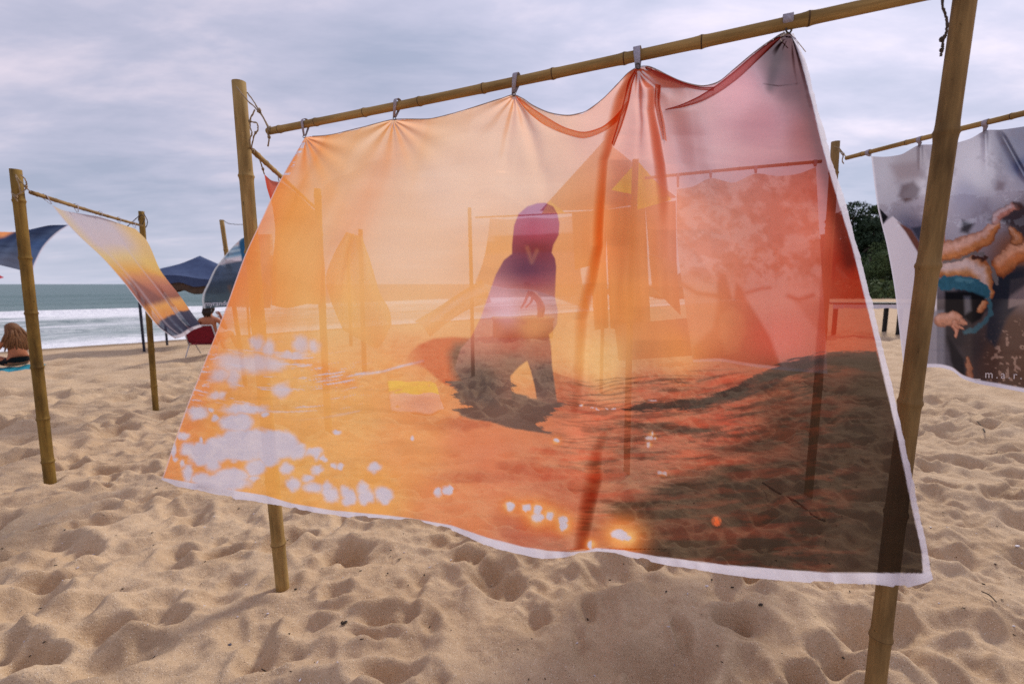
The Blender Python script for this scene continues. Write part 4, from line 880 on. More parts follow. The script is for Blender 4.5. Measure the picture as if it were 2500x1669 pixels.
# pink animal cloth between pole M and pole D
def animal_paint(x, y, u, v):
    c = np.broadcast_to(np.array(srgb(222, 200, 200)), x.shape+(3,)).copy()
    c = mixm(c, sstep(.44, .62, fbm(x*.02, y*.025, 541, 4, .6))*(1-sstep(640, 720, y))*.75, srgb(150, 112, 90))
    c = mixm(c, sstep(.52, .66, fbm(x*.055, y*.06, 545, 4, .6))*(1-sstep(660, 720, y))*.55, srgb(104, 88, 60))
    c = mixm(c, sstep(690, 760, y+10*(fbm(x*.03, y*.03, 546, 2)-.5))*sstep(1790, 1760, x)*.75, srgb(166, 120, 84))
    dark = [(1756, 660), (1772, 672), (1784, 712), (1790, 730), (1797, 690), (1812, 702), (1822, 730), (1850, 772), (1880, 822), (1905, 890), (1915, 930), (1700, 930), (1690, 850), (1740, 800), (1752, 740), (1750, 690)]
    c = mixm(c, poly_mask(x, y, dark, 7)*.9, srgb(96, 66, 46))
    c = mixm(c, poly_mask(x, y, [(1760, 770), (1790, 752), (1815, 770), (1822, 810), (1800, 860), (1775, 862), (1758, 820)], 8)*.7, srgb(196, 150, 116))
    c = mixm(c, np.exp(-(seg_dist(x, y, [(1660, 690), (1700, 715), (1750, 722)])/6)**2)*.8+np.exp(-(seg_dist(x, y, [(1820, 715), (1860, 704), (1880, 702)])/5)**2)*.7+np.exp(-(seg_dist(x, y, [(1925, 722), (1950, 732), (1985, 720)])/6)**2)*.8, srgb(90, 64, 50))
    c = mixm(c, poly_mask(x, y, [(1935, 730), (2030, 730), (2030, 820), (1990, 800)], 10)*.5, srgb(120, 84, 66))
    return hem_at(c, u, v, .02)
ac, _ = cloth('printed_cloth', 'pinkish cloth printed with pricked animal ears, seen through the orange cloth', ([(1652, 462), (1690, 456), (1735, 435), (1790, 446), (1845, 424), (1900, 430), (1950, 424), (1992, 408)], [(1992, 408), (2000, 560), (2012, 750), (2020, 912)], [(1692, 884), (1760, 882), (1820, 892), (1900, 902), (2020, 912)], [(1652, 462), (1654, 600), (1672, 740), (1692, 884)]), 110, 130,
      lambda x, y, u, v: 3.38-.26*u-.12*v+.03*np.sin(u*13+v*2)*v, animal_paint, MC3)
# printed bikini cloth
def bikini_paint(x, y, u, v):
    a, b = (x-2000)/.4785, (y-250)/.4785
    c = idw(a, b, [(300, 330, (170, 168, 184)), (450, 330, (150, 142, 152)), (600, 420, (206, 204, 220)), (850, 380, (198, 200, 218)), (820, 320, (200, 200, 218)), (1000, 250, (120, 124, 148)), (1040, 330, (70, 80, 120)), (560, 560, (166, 160, 178)), (820, 560, (140, 138, 160)), (950, 420, (160, 156, 176)), (750, 480, (150, 150, 176)), (1045, 600, (80, 72, 80)), (500, 640, (84, 84, 110)), (1000, 760, (110, 70, 54)), (950, 950, (44, 46, 62)), (1040, 980, (100, 84, 90)), (1000, 1150, (74, 54, 50)), (900, 1300, (70, 50, 46)), (1040, 1350, (74, 52, 46)), (780, 1250, (44, 38, 44)), (700, 1200, (34, 32, 40)), (640, 1300, (60, 60, 76)), (1060, 1450, (66, 46, 42)), (1160, 900, (80, 66, 66)), (1160, 1300, (70, 50, 46)), (1160, 500, (110, 100, 110))], 3.6)
    c = mixm(c, sstep(.5, .68, fbm(a*.012, b*.014, 551, 4, .6))*.4*(b < 660), srgb(120, 112, 128))
    sp = sstep(.68, .74, fbm(a*.05, b*.06, 555, 2))*sstep(1080, 1150, b)*sstep(820, 900, a); c = mixm(c, sp*.6, srgb(150, 120, 112))
    def p(pts, col, s=4, k=1.0):
        nonlocal c; c = mixm(c, poly_mask(a, b, pts, s)*k, srgb(*col))
    p([(420, 420), (480, 400), (515, 440), (500, 490), (440, 510), (400, 480)], (74, 44, 40), 14, .8)
    p([(360, 320), (500, 300), (540, 380), (400, 400)], (120, 96, 98), 25, .6)
    p([(910, 400), (950, 410), (940, 450), (900, 450)], (96, 70, 76), 14, .7)
    p([(325, 620), (375, 580), (440, 640), (560, 850), (600, 880), (600, 1345), (425, 1345), (380, 950)], (196, 190, 206), 4)
    p([(400, 610), (470, 650), (590, 840), (575, 865), (500, 760), (440, 660)], (96, 60, 54), 6); p([(470, 640), (590, 620), (640, 700), (620, 860), (575, 830), (520, 720)], (50, 52, 70), 8)
    p([(303, 535), (352, 585), (322, 630)], (20, 20, 26), 3)
    p([(540, 1060), (480, 1150), (465, 1345), (640, 1345), (640, 1060)], (96, 98, 118), 14, .85); p([(565, 680), (640, 660), (640, 800), (575, 780)], (176, 104, 66), 4)
    p([(870, 900), (1045, 850), (1045, 1000), (960, 1100), (900, 1250), (850, 1200)], (30, 36, 50), 16, .9); p([(975, 905), (1100, 880), (1100, 1010), (965, 1050)], (110, 96, 104), 8, .9)
    na = a+15*(fbm(a*.035, b*.035, 561, 4, .6)-.5)*2; nb = b+15*(fbm(a*.035, b*.035, 562, 4, .6)-.5)*2
    tex = .68+.40*fbm(a*.06, b*.06, 563, 3)
    def limb(pts, rad, dark, mid, hi, off=(-.35, -.35), soft=5, k=1.0):
        nonlocal c
        best = np.full(a.shape, 1e9); 
        for (x0, y0), (x1, y1), r0, r1 in zip(pts, pts[1:], rad, rad[1:]):
            dx, dy = x1-x0, y1-y0; t = np.clip(((na-x0)*dx+(nb-y0)*dy)/(dx*dx+dy*dy), 0, 1); r = r0+(r1-r0)*t
            best = np.minimum(best, np.hypot(na-x0-t*dx, nb-y0-t*dy)/r)
            h_ = np.hypot(na-x0-t*dx-off[0]*r, nb-y0-t*dy-off[1]*r)/r; hh = h_ if (x0, y0) == pts[0] else np.minimum(hh, h_)
        cl = mixm(np.broadcast_to(np.array(srgb(*dark)), a.shape+(3,)), sstep(1.05, .35, best), srgb(*mid)); cl = mixm(cl, .75*sstep(.75, .1, hh), srgb(*hi))
        s_ = soft/np.mean(rad); c = mixm(c, k*sstep(1+s_, 1-s_, best), cl*tex[..., None])
    p([(860, 600), (910, 600), (1000, 640), (1045, 700), (1100, 640), (1100, 540), (1020, 520), (940, 560)], (48, 40, 48), 14, .9)
    p([(730, 600), (790, 620), (760, 670), (720, 660)], (30, 26, 34), 14, .9)
    p([(700, 860), (900, 900), (1000, 830), (1100, 830), (1100, 900), (960, 1000), (880, 1060), (700, 1060)], (30, 32, 44), 16, .85)
    limb([(600, 780), (720, 748), (850, 690), (900, 625)], [60, 56, 44, 26], (120, 66, 40), (178, 114, 74), (206, 168, 164))
    limb([(895, 600), (925, 565), (985, 532), (1015, 535)], [22, 26, 22, 12], (110, 70, 66), (170, 116, 108), (196, 178, 190))
    p([(985, 505), (1030, 510), (1045, 540), (1015, 552), (1000, 540)], (60, 40, 40), 6, .8)
    limb([(930, 830), (1000, 775), (1110, 740)], [58, 54, 50], (110, 58, 36), (172, 102, 64), (200, 150, 130), (-.2, -.5))
    limb([(1010, 700), (985, 655)], [34, 22], (100, 58, 42), (160, 104, 74), (186, 150, 140))
    limb([(640, 850), (760, 830), (830, 870), (858, 970)], [48, 62, 58, 34], (134, 76, 48), (178, 126, 88), (196, 180, 190), (-.1, -.2))
    d = seg_dist(na, nb, [(640, 815), (730, 795), (790, 768), (840, 775), (875, 830), (895, 880), (908, 925)]); c = mixm(c, sstep(11, 5, d)*.9, srgb(96, 90, 96)); d2 = seg_dist(na, nb, [(790, 790), (835, 802), (850, 790)]); c = mixm(c, sstep(16, 5, d2), srgb(58, 36, 34))
    d = seg_dist(na, nb, [(640, 922), (740, 920), (800, 935), (838, 965)]); c = mixm(c, sstep(40, 30, d), np.array(srgb(46, 88, 112))*tex[..., None]); c = mixm(c, sstep(14, 2, seg_dist(na, nb, [(700, 905), (780, 912)]))*.4, srgb(84, 128, 150))
    d = seg_dist(na, nb, [(845, 950), (870, 1020), (872, 1080), (845, 1120), (790, 1165), (740, 1170)]); c = mixm(c, sstep(18, 7, d)*.85, srgb(42, 82, 102))
    p([(640, 962), (780, 966), (845, 990), (850, 1060), (826, 1105), (780, 1130), (745, 1100), (640, 1070)], (18, 18, 24), 10)
    p([(740, 990), (770, 990), (775, 1060), (745, 1080)], (80, 82, 98), 12, .8)
    limb([(822, 1062), (842, 1025)], [16, 18], (110, 62, 42), (164, 98, 66), (180, 130, 100), soft=4)
    limb([(620, 1110), (690, 1100), (735, 1118)], [34, 34, 18], (120, 72, 60), (176, 118, 98), (196, 150, 140)); limb([(690, 1130), (696, 1160), (694, 1200)], [20, 14, 8], (120, 66, 56), (170, 106, 88), (190, 136, 120), soft=3); limb([(720, 1110), (752, 1122)], [14, 9], (120, 66, 56), (178, 118, 98), (190, 136, 120), soft=3); limb([(700, 1140), (728, 1150)], [12, 8], (120, 66, 56), (170, 106, 88), (190, 136, 120), soft=3)
    p([(655, 1190), (700, 1250), (740, 1310), (750, 1400), (700, 1390), (670, 1320)], (24, 24, 32), 12); limb([(756, 1310), (766, 1360), (768, 1430)], [12, 17, 22], (84, 48, 40), (134, 80, 62), (150, 100, 80))
    p([(690, 1360), (745, 1400), (745, 1420), (690, 1380)], (130, 70, 52), 7, .8)
    c = mixm(c, sstep(.012, .004, u), srgb(206, 204, 222)); return hem_at(c, u, v, .022, None, (206, 204, 224))
BD = lambda x, y: 2.80-.00185*(x-2127)*1.0 - .00035*(y-382)
bc_, _ = cloth('printed_cloth', 'grey and brown cloth printed with a woman in a blue bikini lying down', ([(2127, 382), (2160, 383), (2200, 377), (2245, 354), (2270, 353), (2330, 350), (2370, 338), (2408, 318), (2440, 317), (2500, 309), (2620, 285)], [(2620, 285), (2625, 600), (2630, 975)],
      [(2206, 894), (2239, 896), (2301, 898), (2325, 905), (2349, 923), (2383, 935), (2430, 944), (2500, 957), (2630, 975)], [(2127, 382), (2143, 508), (2165, 599), (2184, 705), (2195, 800), (2206, 894)]), 230, 260,
      lambda x, y, u, v: BD(x, y)+.012*np.sin(u*16+v*2)*sstep(0, .3, v) - .02*np.exp(-((x-2405-(y-320)*.02)/7)**2)*(1-sstep(330, 430, y)) - .02*np.exp(-((x-2247)/6)**2)*(1-sstep(360, 440, y)) - .025*np.exp(-((x-2440-(y-320)*.55)/9)**2)*sstep(310, 340, y)*(1-sstep(400, 470, y)), bikini_paint, MC3)
for dy in (0, 1.2, 2.4): lettering('_', 2380, 922+dy, 19, lambda x, y: BD(x, y)-.03, bc_, slope=.03, sp=1.0)
lettering('m.a.r.', 2404, 922, 19, lambda x, y: BD(x, y)-.03, bc_, slope=.035, sp=1.45)
DA, DB = V(2066, 386, 2.86), V(2560, 262, 1.98); axD = (DB-DA).normalized()
for px, at in ((2121, (2127, 380)), (2247, (2247, 354)), (2408, (2406, 319))):
    b = barpt(DA, DB, px); tab(None, V(at[0], at[1], float(BD(at[0], at[1]))), .020, bc_, b, axD, .0125, False)
LA, LB = V(1574, 435, 3.42), V(2006, 394, 3.08)
for px, at in ((1735, (1735, 436)), (1845, (1845, 425)), (1990, (1990, 409)), (1655, (1655, 460))):
    b = barpt(LA, LB, px); tab(None, V(at[0], at[1], b.y), .018, ac, b, (LB-LA).normalized(), .0105, False)

# ------------------------------------------------------------------ gazebos and umbrella
MNAVY = simple_mat('navy_canvas', srgb(62, 78, 112), srgb(48, 62, 96), 6, .85, .2)
MBRN = simple_mat('brown_lining', srgb(86, 70, 58), srgb(62, 50, 44), 8, .9, .2)
MSTEEL = simple_mat('dark_steel', srgb(44, 48, 66), srgb(30, 32, 44), 30, .5, 0)
MWHT = simple_mat('white_tube', srgb(206, 206, 212), srgb(170, 170, 176), 30, .5, 0)
def shell(name, pts_top, root, mat, thick=.012):
    pass
g0 = on_sand(432, 845)
gz = thing('gazebo', (g0.x, g0.y, g0.z), 'low navy blue gazebo with brown lining standing by the water', 'gazebo')
def canopy(root, w, dep, he, hp, sag, mat, liner, overh=.22):
    n = 24; vs = []
    for j in range(n+1):
        for i in range(n+1):
            a, b = i/n*2-1, j/n*2-1; m = max(abs(a), abs(b)); z = he+(hp-he)*(1-m)**1.25 - sag*(1-m)*m*1.2*0 - .10*math.cos(a*math.pi/2*1.0)*m*(1 if abs(b) > abs(a) else 0)*0
            z += .16*sag*(abs(a)*abs(b))**4 + .05*math.sin(5*a+3*b)*m
            vs.append((a*w/2, b*dep/2, z))
    link('canopy', mesh_np('canopy', vs, grid_faces(n+1, n+1), mat, True), root)
    vs2 = [(x*.985, y*.985, z-.05) for x, y, z in vs]
    link('lining', mesh_np('lining', vs2, grid_faces(n+1, n+1)[:, ::-1], liner, True), root)
    # valance
    loop = [(-1, -1), (1, -1), (1, 1), (-1, 1), (-1, -1)]; ring = []
    for (a0, b0), (a1, b1) in zip(loop, loop[1:]):
        for k in range(24): ring.append((a0+(a1-a0)*k/24, b0+(b1-b0)*k/24))
    ring.append((-1, -1)); rows = []
    for r in range(4):
        for a, b in ring:
            z = he+.16*sag*(abs(a)*abs(b))**4+.05*math.sin(5*a+3*b) - overh*r/3*(1+.15*math.sin(a*14+b*11)); k = 1.004+.010*math.sin(a*20+b*17)*r/3
            rows.append((a*w/2*k, b*dep/2*k, z))
    link('valance', mesh_np('valance', rows, grid_faces(4, len(ring)), mat, True), root)
    rows = [(x*.955, y*.955, z-.02-.17*(i//len(ring))/3) for i, (x, y, z) in enumerate(rows)]
    link('inner_flap', mesh_np('inner_flap', rows, grid_faces(4, len(ring)), liner, True), root)
canopy(gz, 2.5, 2.3, 2.02, 2.62, 1.0, MNAVY, MBRN, .20)
gz.rotation_euler.z = R(24); gz.location.x += .85; gz.location.z -= .16
for sx in (-1, 1):
    for sy in (-1, 1):
        bm = bmesh.new(); box_bm(bm, Vector((sx*1.16, sy*1.06, .95)), (.05, .05, 2.2)); link('leg', bm_mesh('leg', bm, MSTEEL), gz)
# tall pointed tent behind the cloth
MTENT = simple_mat('tan_canvas', srgb(150, 118, 104), srgb(128, 98, 88), 3, .85, .1)
def thin_mat(name, col):
    m, t, o = new_mat(name); L = t.links.new; tc = N(t, 'ShaderNodeTexCoord'); n = N(t, 'ShaderNodeTexNoise', inp={'Scale': 6.0, 'Detail': 4}); L(tc.outputs['Object'], n.inputs['Vector'])
    c = MIXC(t, n.outputs[0], tuple(v*.88 for v in col), col); d = N(t, 'ShaderNodeBsdfDiffuse'); l = N(t, 'ShaderNodeBsdfTranslucent'); L(c, d.inputs[0]); L(c, l.inputs[0])
    x = N(t, 'ShaderNodeMixShader', inp={0: .55}); L(d.outputs[0], x.inputs[1]); L(l.outputs[0], x.inputs[2]); L(x.outputs[0], o.inputs[0]); return m
MYEL = thin_mat('yellow_nylon', srgb(255, 226, 20))
MTENT = simple_mat('tan_canvas_roof', srgb(124, 94, 84), srgb(104, 78, 70), 3, .85, .1)
MOR = simple_mat('orange_nylon', srgb(214, 96, 60), srgb(196, 80, 50), 5, .7, .1)
def tri_sheet(name, pts, Ys, mat, root, n=16, puff=.1):
    a, b, c = [np.array(V(p[0], p[1], Y)) for p, Y in zip(pts, Ys)]; vs = []; fs = []; idx = {}
    for i in range(n+1):
        for j in range(n+1-i):
            s, t = i/n, j/n; w = 1-s-t; idx[(i, j)] = len(vs); q = a*w+b*s+c*t; q = q+np.array([0, -puff*27*s*t*w, puff*6*s*t*w]); vs.append(q-np.array(root.location))
    for i in range(n):
        for j in range(n-i):
            fs.append((idx[(i, j)], idx[(i+1, j)], idx[(i, j+1)]))
            if i+j < n-1: fs.append((idx[(i+1, j)], idx[(i+1, j+1)], idx[(i, j+1)]))
    me = mesh_np(name, vs, fs, mat, True); return link(name, me, root)
g1 = G(1460, 1000)
tent = thing('pointed_tent', (g1.x, 6.4, 0), 'tall pointed tan and yellow tent seen through the middle of the orange cloth', 'tent')
tri_sheet('roof_panel', [(1476, 342), (1318, 515), (1478, 512)], (7.4, 6.6, 6.2), MTENT, tent)
tri_sheet('roof_panel', [(1476, 342), (1478, 512), (1652, 482)], (7.4, 6.2, 6.8), simple_mat('mauve_canvas', srgb(140, 96, 98), srgb(122, 82, 84), 3, .85, .1), tent)
for a, b in (((1478, 512), (1476, 930)),):
    p0 = V(a[0], a[1], 6.5); p1 = Vector((p0.x, p0.y, -.1)); link('tent_pole', bm_mesh('tent_pole', tube([p1-tent.location, p0-tent.location], .025, 8), MSTEEL, True), tent)
def tent_wall(pts, mat, Y=(6.5, 6.5), seed=1):
    (x0, y0), (x1, y1), (x2, y2), (x3, y3) = pts; n = 24; vs = []
    for j in range(n+1):
        for i in range(n+1):
            u, v = i/n, j/n; px = (x0*(1-u)+x1*u)*(1-v)+(x3*(1-u)+x2*u)*v; py = (y0*(1-u)+y1*u)*(1-v)+(y3*(1-u)+y2*u)*v
            vs.append(np.array(V(px, py, (Y[0]*(1-u)+Y[1]*u)+.08*math.sin(u*17+seed)*v))-np.array(tent.location))
    link('side_curtain', mesh_np('side_curtain', vs, grid_faces(n+1, n+1), mat, True), tent)
MTAN = simple_mat('side_tan', srgb(176, 132, 96), srgb(140, 100, 70), 2.5, .9, .2, (1, 1, .2))
MTAN2 = simple_mat('side_rose', srgb(168, 120, 104), srgb(132, 92, 84), 2.5, .9, .2, (1, 1, .2))
tent_wall([(1396, 520), (1478, 512), (1476, 640), (1404, 658)], MTAN2, (6.5, 6.3), 1)
tent_wall([(1440, 640), (1480, 640), (1486, 800), (1452, 806)], MTAN, (6.4, 6.3), 2)
tent_wall([(1478, 512), (1575, 500), (1590, 830), (1490, 800)], MTAN, (6.3, 6.5), 3)
tent_wall([(1575, 500), (1650, 490), (1652, 640), (1585, 620)], MTAN2, (6.5, 6.7), 5)
tent_wall([(1584, 620), (1652, 640), (1662, 770), (1592, 700)], MTAN, (6.6, 6.6), 6)
tent_wall([(1500, 792), (1690, 775), (1690, 868), (1510, 880)], MTAN2, (6.2, 6.0), 8)
fl = thing('yellow_flag', V(1552, 395, 4.2), 'bright yellow flag on the pole right of the tent peak, behind the orange cloth', 'flag')
tri_sheet('flag_panel', [(1558, 394), (1556, 512), (1640, 488)], (4.2, 4.1, 4.4), MYEL, fl, puff=.05)
tri_sheet('flag_panel', [(1552, 398), (1492, 464), (1554, 476)], (4.2, 4.1, 4.2), MYEL, fl, puff=.04)
tri_sheet('flag_panel', [(1553, 424), (1634, 486), (1600, 446)], (4.2, 4.4, 4.3), MYEL, fl, puff=-.03)
tri_sheet('corner_panel', [(1342, 490), (1322, 522), (1380, 520)], (6.3, 6.2, 6.2), MYEL, tent, puff=.02)

# ------------------------------------------------------------------ people
MSKIN = simple_mat('skin_tan', srgb(176, 112, 80), srgb(150, 92, 64), 12, .55, 0)
MHAIR = simple_mat('hair_blond_brown', srgb(138, 92, 54), srgb(58, 36, 22), 30, .6, .6, (6, 6, .6))
MDARK = simple_mat('hair_dark', srgb(52, 34, 26), srgb(28, 18, 14), 30, .6, .6, (5, 5, .6))
MBLK = simple_mat('black_fabric', srgb(24, 24, 30), srgb(14, 14, 18), 20, .9, .1)
MTEAL = simple_mat('teal_towel', srgb(40, 140, 160), srgb(28, 110, 130), 25, .95, .4)
MRED = simple_mat('red_canvas', srgb(130, 26, 44), srgb(100, 18, 34), 18, .85, .2)
def skin_obj(name, chains, mat, root, sub=2):
    """one continuous skinned surface from joint chains; chains share joints by key"""
    keys = {}; vs = []; rs = []; es = []
    for ch in chains:
        prev = None
        for k, co, r in ch:
            if k not in keys: keys[k] = len(vs); vs.append(co); rs.append(r)
            if prev is not None: es.append((prev, keys[k]))
            prev = keys[k]
    me = bpy.data.meshes.new(name); me.from_pydata(vs, es, []); o = link(name, me, root)
    me.materials.append(mat)
    md = o.modifiers.new('skin', 'SKIN'); md.use_smooth_shade = True
    for i, r in enumerate(rs):
        sv = me.skin_vertices[0].data[i]; sv.radius = (r, r) if isinstance(r, (int, float)) else r; sv.use_root = (i == 0)
    sb = o.modifiers.new('sub', 'SUBSURF'); sb.levels = sub; sb.render_levels = sub
    return o
def head_mesh(name, c, s, yaw, mat, root):
    """ovoid skull with jaw, nose, brow and ears, facing +Y before yaw"""
    bm = bmesh.new(); bmesh.ops.create_uvsphere(bm, u_segments=20, v_segments=14, radius=1)
    for v in bm.verts:
        x, y, z = v.co; w = .78-.16*max(0, -z); v.co = Vector((x*w, y*.92+.10*max(0, -z)*max(0, y), z*1.12))
        if y > .7 and abs(x) < .22 and -.35 < z < .15: v.co.y += .20*(1-abs(x)/.22)*(1-abs(z+.15)/.35 if abs(z+.15) < .35 else 0)
        if y > .6 and .15 < z < .35: v.co.y += .04
    for sx in (-1, 1):
        r = bmesh.ops.create_uvsphere(bm, u_segments=8, v_segments=6, radius=.2); bmesh.ops.transform(bm, matrix=Matrix.Translation((sx*.78, -.02, -.05)) @ Matrix.Diagonal((.4, .8, 1.2, 1)), verts=r['verts'])
    o = link(name, bm_mesh(name, bm, mat, True), root); o.location = c; o.scale = (s, s, s); o.rotation_euler.z = yaw; return o
def hand_chains(tag_, wrist, d, side, up):
    """five short unequal bent fingers rooted in the palm"""
    d = Vector(d).normalized(); side = Vector(side).normalized(); up = Vector(up).normalized(); w = Vector(wrist); ch = []
    palm = w + d*.06; ch.append([(tag_+'w', tuple(w), .022), (tag_+'p', tuple(palm), (.034, .016))])
    for i, (off, ln) in enumerate(((-.03, .060), (-.010, .074), (.010, .070), (.028, .052))):
        b = palm+side*off+d*.02; m = b+d*ln*.5-up*.006; e = m+d*ln*.4-up*.022
        ch.append([(tag_+'p', tuple(palm), .02), (f'{tag_}f{i}a', tuple(b), .009), (f'{tag_}f{i}b', tuple(m), .0085), (f'{tag_}f{i}c', tuple(e), .007)])
    b = w+d*.025-side*.035; e = b+d*.035-side*.02
    ch.append([(tag_+'w', tuple(w), .022), (tag_+'ta', tuple(b), .010), (tag_+'tb', tuple(e), .0085)])
    return ch
# woman on teal towel, back to us, facing the water and a bit left; local +Y = her facing direction
w0 = on_sand(52, 905)
tw = thing('beach_towel', w0, 'small teal towel under the seated long haired woman at the far left', 'towel', rz=R(38))
bm = bmesh.new(); bmesh.ops.create_grid(bm, x_segments=30, y_segments=40, size=1)
for v in bm.verts: v.co = Vector((v.co.x*.30, v.co.y*.34-.10, .035+.010*math.sin(v.co.x*9)+.012*math.sin(v.co.y*7+v.co.x*4)))
bmesh.ops.solidify(bm, geom=bm.faces[:], thickness=.01); link('fabric', bm_mesh('fabric', bm, MTEAL, True), tw)
wm = thing('person', w0+Vector((0, 0, .04)), 'person with long brown hair and black shorts sitting on a teal towel', 'person', rz=R(72)); wm.scale = (1.02, .98, .86)
body = [[('pel', (0, 0, .13), (.165, .13)), ('wai', (0, .03, .28), (.12, .095)), ('che', (0, .05, .45), (.14, .10)), ('sho', (0, .05, .56), (.11, .08)), ('nek', (0, .07, .63), .05), ('hea', (0, .10, .70), .055)],
        [('sho', (0, .05, .56), .1), ('ls', (-.165, .05, .55), .052), ('le', (-.24, .21, .33), .041), ('lw', (-.13, .42, .40), .028)],
        [('sho', (0, .05, .56), .1), ('rs', (.165, .05, .55), .052), ('re', (.22, .22, .33), .041), ('rw', (.10, .36, .50), .028)],
        [('pel', (0, 0, .13), .15), ('lh', (-.10, .10, .11), .092), ('lk', (-.26, .46, .27), .062), ('la', (-.06, .58, .05), .042), ('lt', (-.02, .70, .03), .034)],
        [('pel', (0, 0, .13), .15), ('rh', (.10, .10, .11), .092), ('rk', (.26, .44, .26), .062), ('ra', (.08, .60, .05), .042), ('rt', (.06, .72, .03), .034)]]
body += hand_chains('lhand', (-.13, .42, .40), (.6, .3, .6), (-.5, .8, 0), (0, .4, .9)) + hand_chains('rhand', (.10, .36, .50), (-.3, -.3, .8), (.8, -.3, 0), (0, -.9, -.2))
body[-12 if False else 5][0] = ('lw', (-.13, .42, .40), .028)
for ch in body[5:]:
    for i, (k, co, r) in enumerate(ch):
        if k == 'lhandw': ch[i] = ('lw', co, .028)
        if k == 'rhandw': ch[i] = ('rw', co, .028)
skin_obj('body', body, MSKIN, wm)
head_mesh('head', (-.01, .11, .76), .108, R(14), MSKIN, wm)
# shorts
skin_obj('shorts', [[('a', (0, -.01, .115), (.182, .145)), ('b', (0, .01, .215), (.148, .115))], [('a', (0, -.01, .115), .16), ('c', (-.12, .13, .11), .10), ('d', (-.17, .24, .16), .088)], [('a', (0, -.01, .115), .16), ('e', (.12, .13, .11), .10), ('f', (.17, .24, .16), .088)]], MBLK, wm)
def hair_mesh(root, pts, mat, strands=46, spread=.12):
    bm = bmesh.new(); bmesh.ops.create_uvsphere(bm, u_segments=24, v_segments=16, radius=1)
    for v in bm.verts:
        x, y, z = v.co; v.co = Vector((x*.105, y*.118-.015 - (0 if y < .2 else .03), z*.13+.035 - (.0 if y < .3 else -.045*(1-abs(z))))) + Vector(pts[0])
    rnd = random.Random(3)
    for k in range(strands):
        a = rnd.uniform(-1, 1); p0 = Vector(pts[0])+Vector((.09*a, -.04-.06*math.sqrt(max(0, 1-a*a)), rnd.uniform(-.05, .07)))
        ln = rnd.uniform(.36, .50)*(1-.25*abs(a)); x1 = a*spread*1.3+rnd.uniform(-.02, .02)+.02
        path = [p0, p0+Vector((x1*.25, -.035, -ln*.33)), p0+Vector((x1*.55, -.030+rnd.uniform(-.01, .01), -ln*.68)), p0+Vector((x1*.7, -.01, -ln))]
        t = tube(smooth_path(path, 3), [.020, .021, .022, .022, .021, .020, .018, .015, .011, .005], 6); me_ = bpy.data.meshes.new('t'); t.to_mesh(me_); t.free(); bm.from_mesh(me_); bpy.data.meshes.remove(me_)
    link('hair', bm_mesh('hair', bm, mat, True), root)
hair_mesh(wm, [(-.01, .10, .775)], MHAIR)
# red chair and its sitter
c0 = on_sand(500, 876)
ch = thing('beach_chair', c0, 'low red folding beach chair between the sunset cloth and the orange cloth', 'chair', rz=R(8))
def bent_sheet(name, prof, w, mat, root, n=10, sag=.03):
    vs = []; m = len(prof)
    for j, (y, z) in enumerate(prof):
        for i in range(n+1): u = i/n; s = math.sin(math.pi*u)*sag*math.sin(math.pi*j/(m-1)); vs.append(((u-.5)*w, y+s*.7, z-s))
    me = mesh_np(name, vs, grid_faces(m, n+1), mat, True); o = link(name, me, root); o.modifiers.new('s', 'SOLIDIFY').thickness = .008; return o
bent_sheet('backrest', [(-.02-.17*k/8, .26+.36*k/8) for k in range(9)], .52, MRED, ch)
bent_sheet('seat', [(-.02+.44*k/6, .24+.05*k/6) for k in range(7)], .52, MRED, ch)
for sx in (-1, 1):
    x = sx*.275
    link('leg', bm_mesh('leg', tube([(x, -.16, 0), (x, .02, .24), (x, .34, .50)], .011, 8), MWHT, True), ch)
    link('leg', bm_mesh('leg', tube([(x, .42, 0), (x, .20, .26), (x, -.06, .46)], .011, 8), MWHT, True), ch)
    link('back_rail', bm_mesh('back_rail', tube([(x, 0, .23), (x, -.20, .64)], .011, 8), MWHT, True), ch)
    bm = bmesh.new(); box_bm(bm, Vector((x, .13, .47)), (.045, .40, .022)); link('armrest', bm_mesh('armrest', bm, MWHT), ch)
link('top_rail', bm_mesh('top_rail', tube([(-.275, -.20, .64), (.275, -.20, .64)], .011, 8), MWHT, True), ch)
sp_ = thing('person', c0+Vector((.18, 0, 0)), 'person with dark pinned up hair sitting in the red beach chair', 'person', rz=R(8))
sb_ = [[('pel', (0, .08, .36), (.155, .12)), ('wai', (0, .0, .48), .11), ('che', (0, -.04, .64), (.14, .10)), ('sho', (0, -.05, .75), (.12, .08)), ('nek', (0, -.03, .83), .048), ('hea', (0, -.01, .89), .055)],
       [('sho', (0, -.05, .75), .1), ('ls', (-.17, -.05, .735), .05), ('le', (-.28, .10, .52), .04), ('lw', (-.26, .32, .50), .028)],
       [('sho', (0, -.05, .75), .1), ('rs', (.17, -.05, .735), .05), ('re', (.27, .04, .54), .04), ('rw', (.16, .12, .78), .028)],
       [('pel', (0, .08, .36), .14), ('lh', (-.10, .16, .36), .09), ('lk', (-.13, .55, .42), .06), ('la', (-.13, .80, .06), .04), ('lt', (-.13, .92, .04), .034)],
       [('pel', (0, .08, .36), .14), ('rh', (.10, .16, .36), .09), ('rk', (.13, .55, .42), .06), ('ra', (.13, .82, .06), .04), ('rt', (.13, .94, .04), .034)]]
for nm, w_, dd, ss, uu in (('L', (-.26, .32, .50), (0, 1, 0), (1, 0, 0), (0, 0, 1)), ('R', (.16, .12, .78), (-.4, -.2, .8), (.8, 0, .4), (0, 1, 0))):
    hc = hand_chains(nm, w_, dd, ss, uu)
    for q in hc:
        for i, (k, co, r) in enumerate(q):
            if k == nm+'w': q[i] = ('lw' if nm == 'L' else 'rw', co, .028)
    sb_ += hc
skin_obj('body', sb_, MSKIN, sp_)
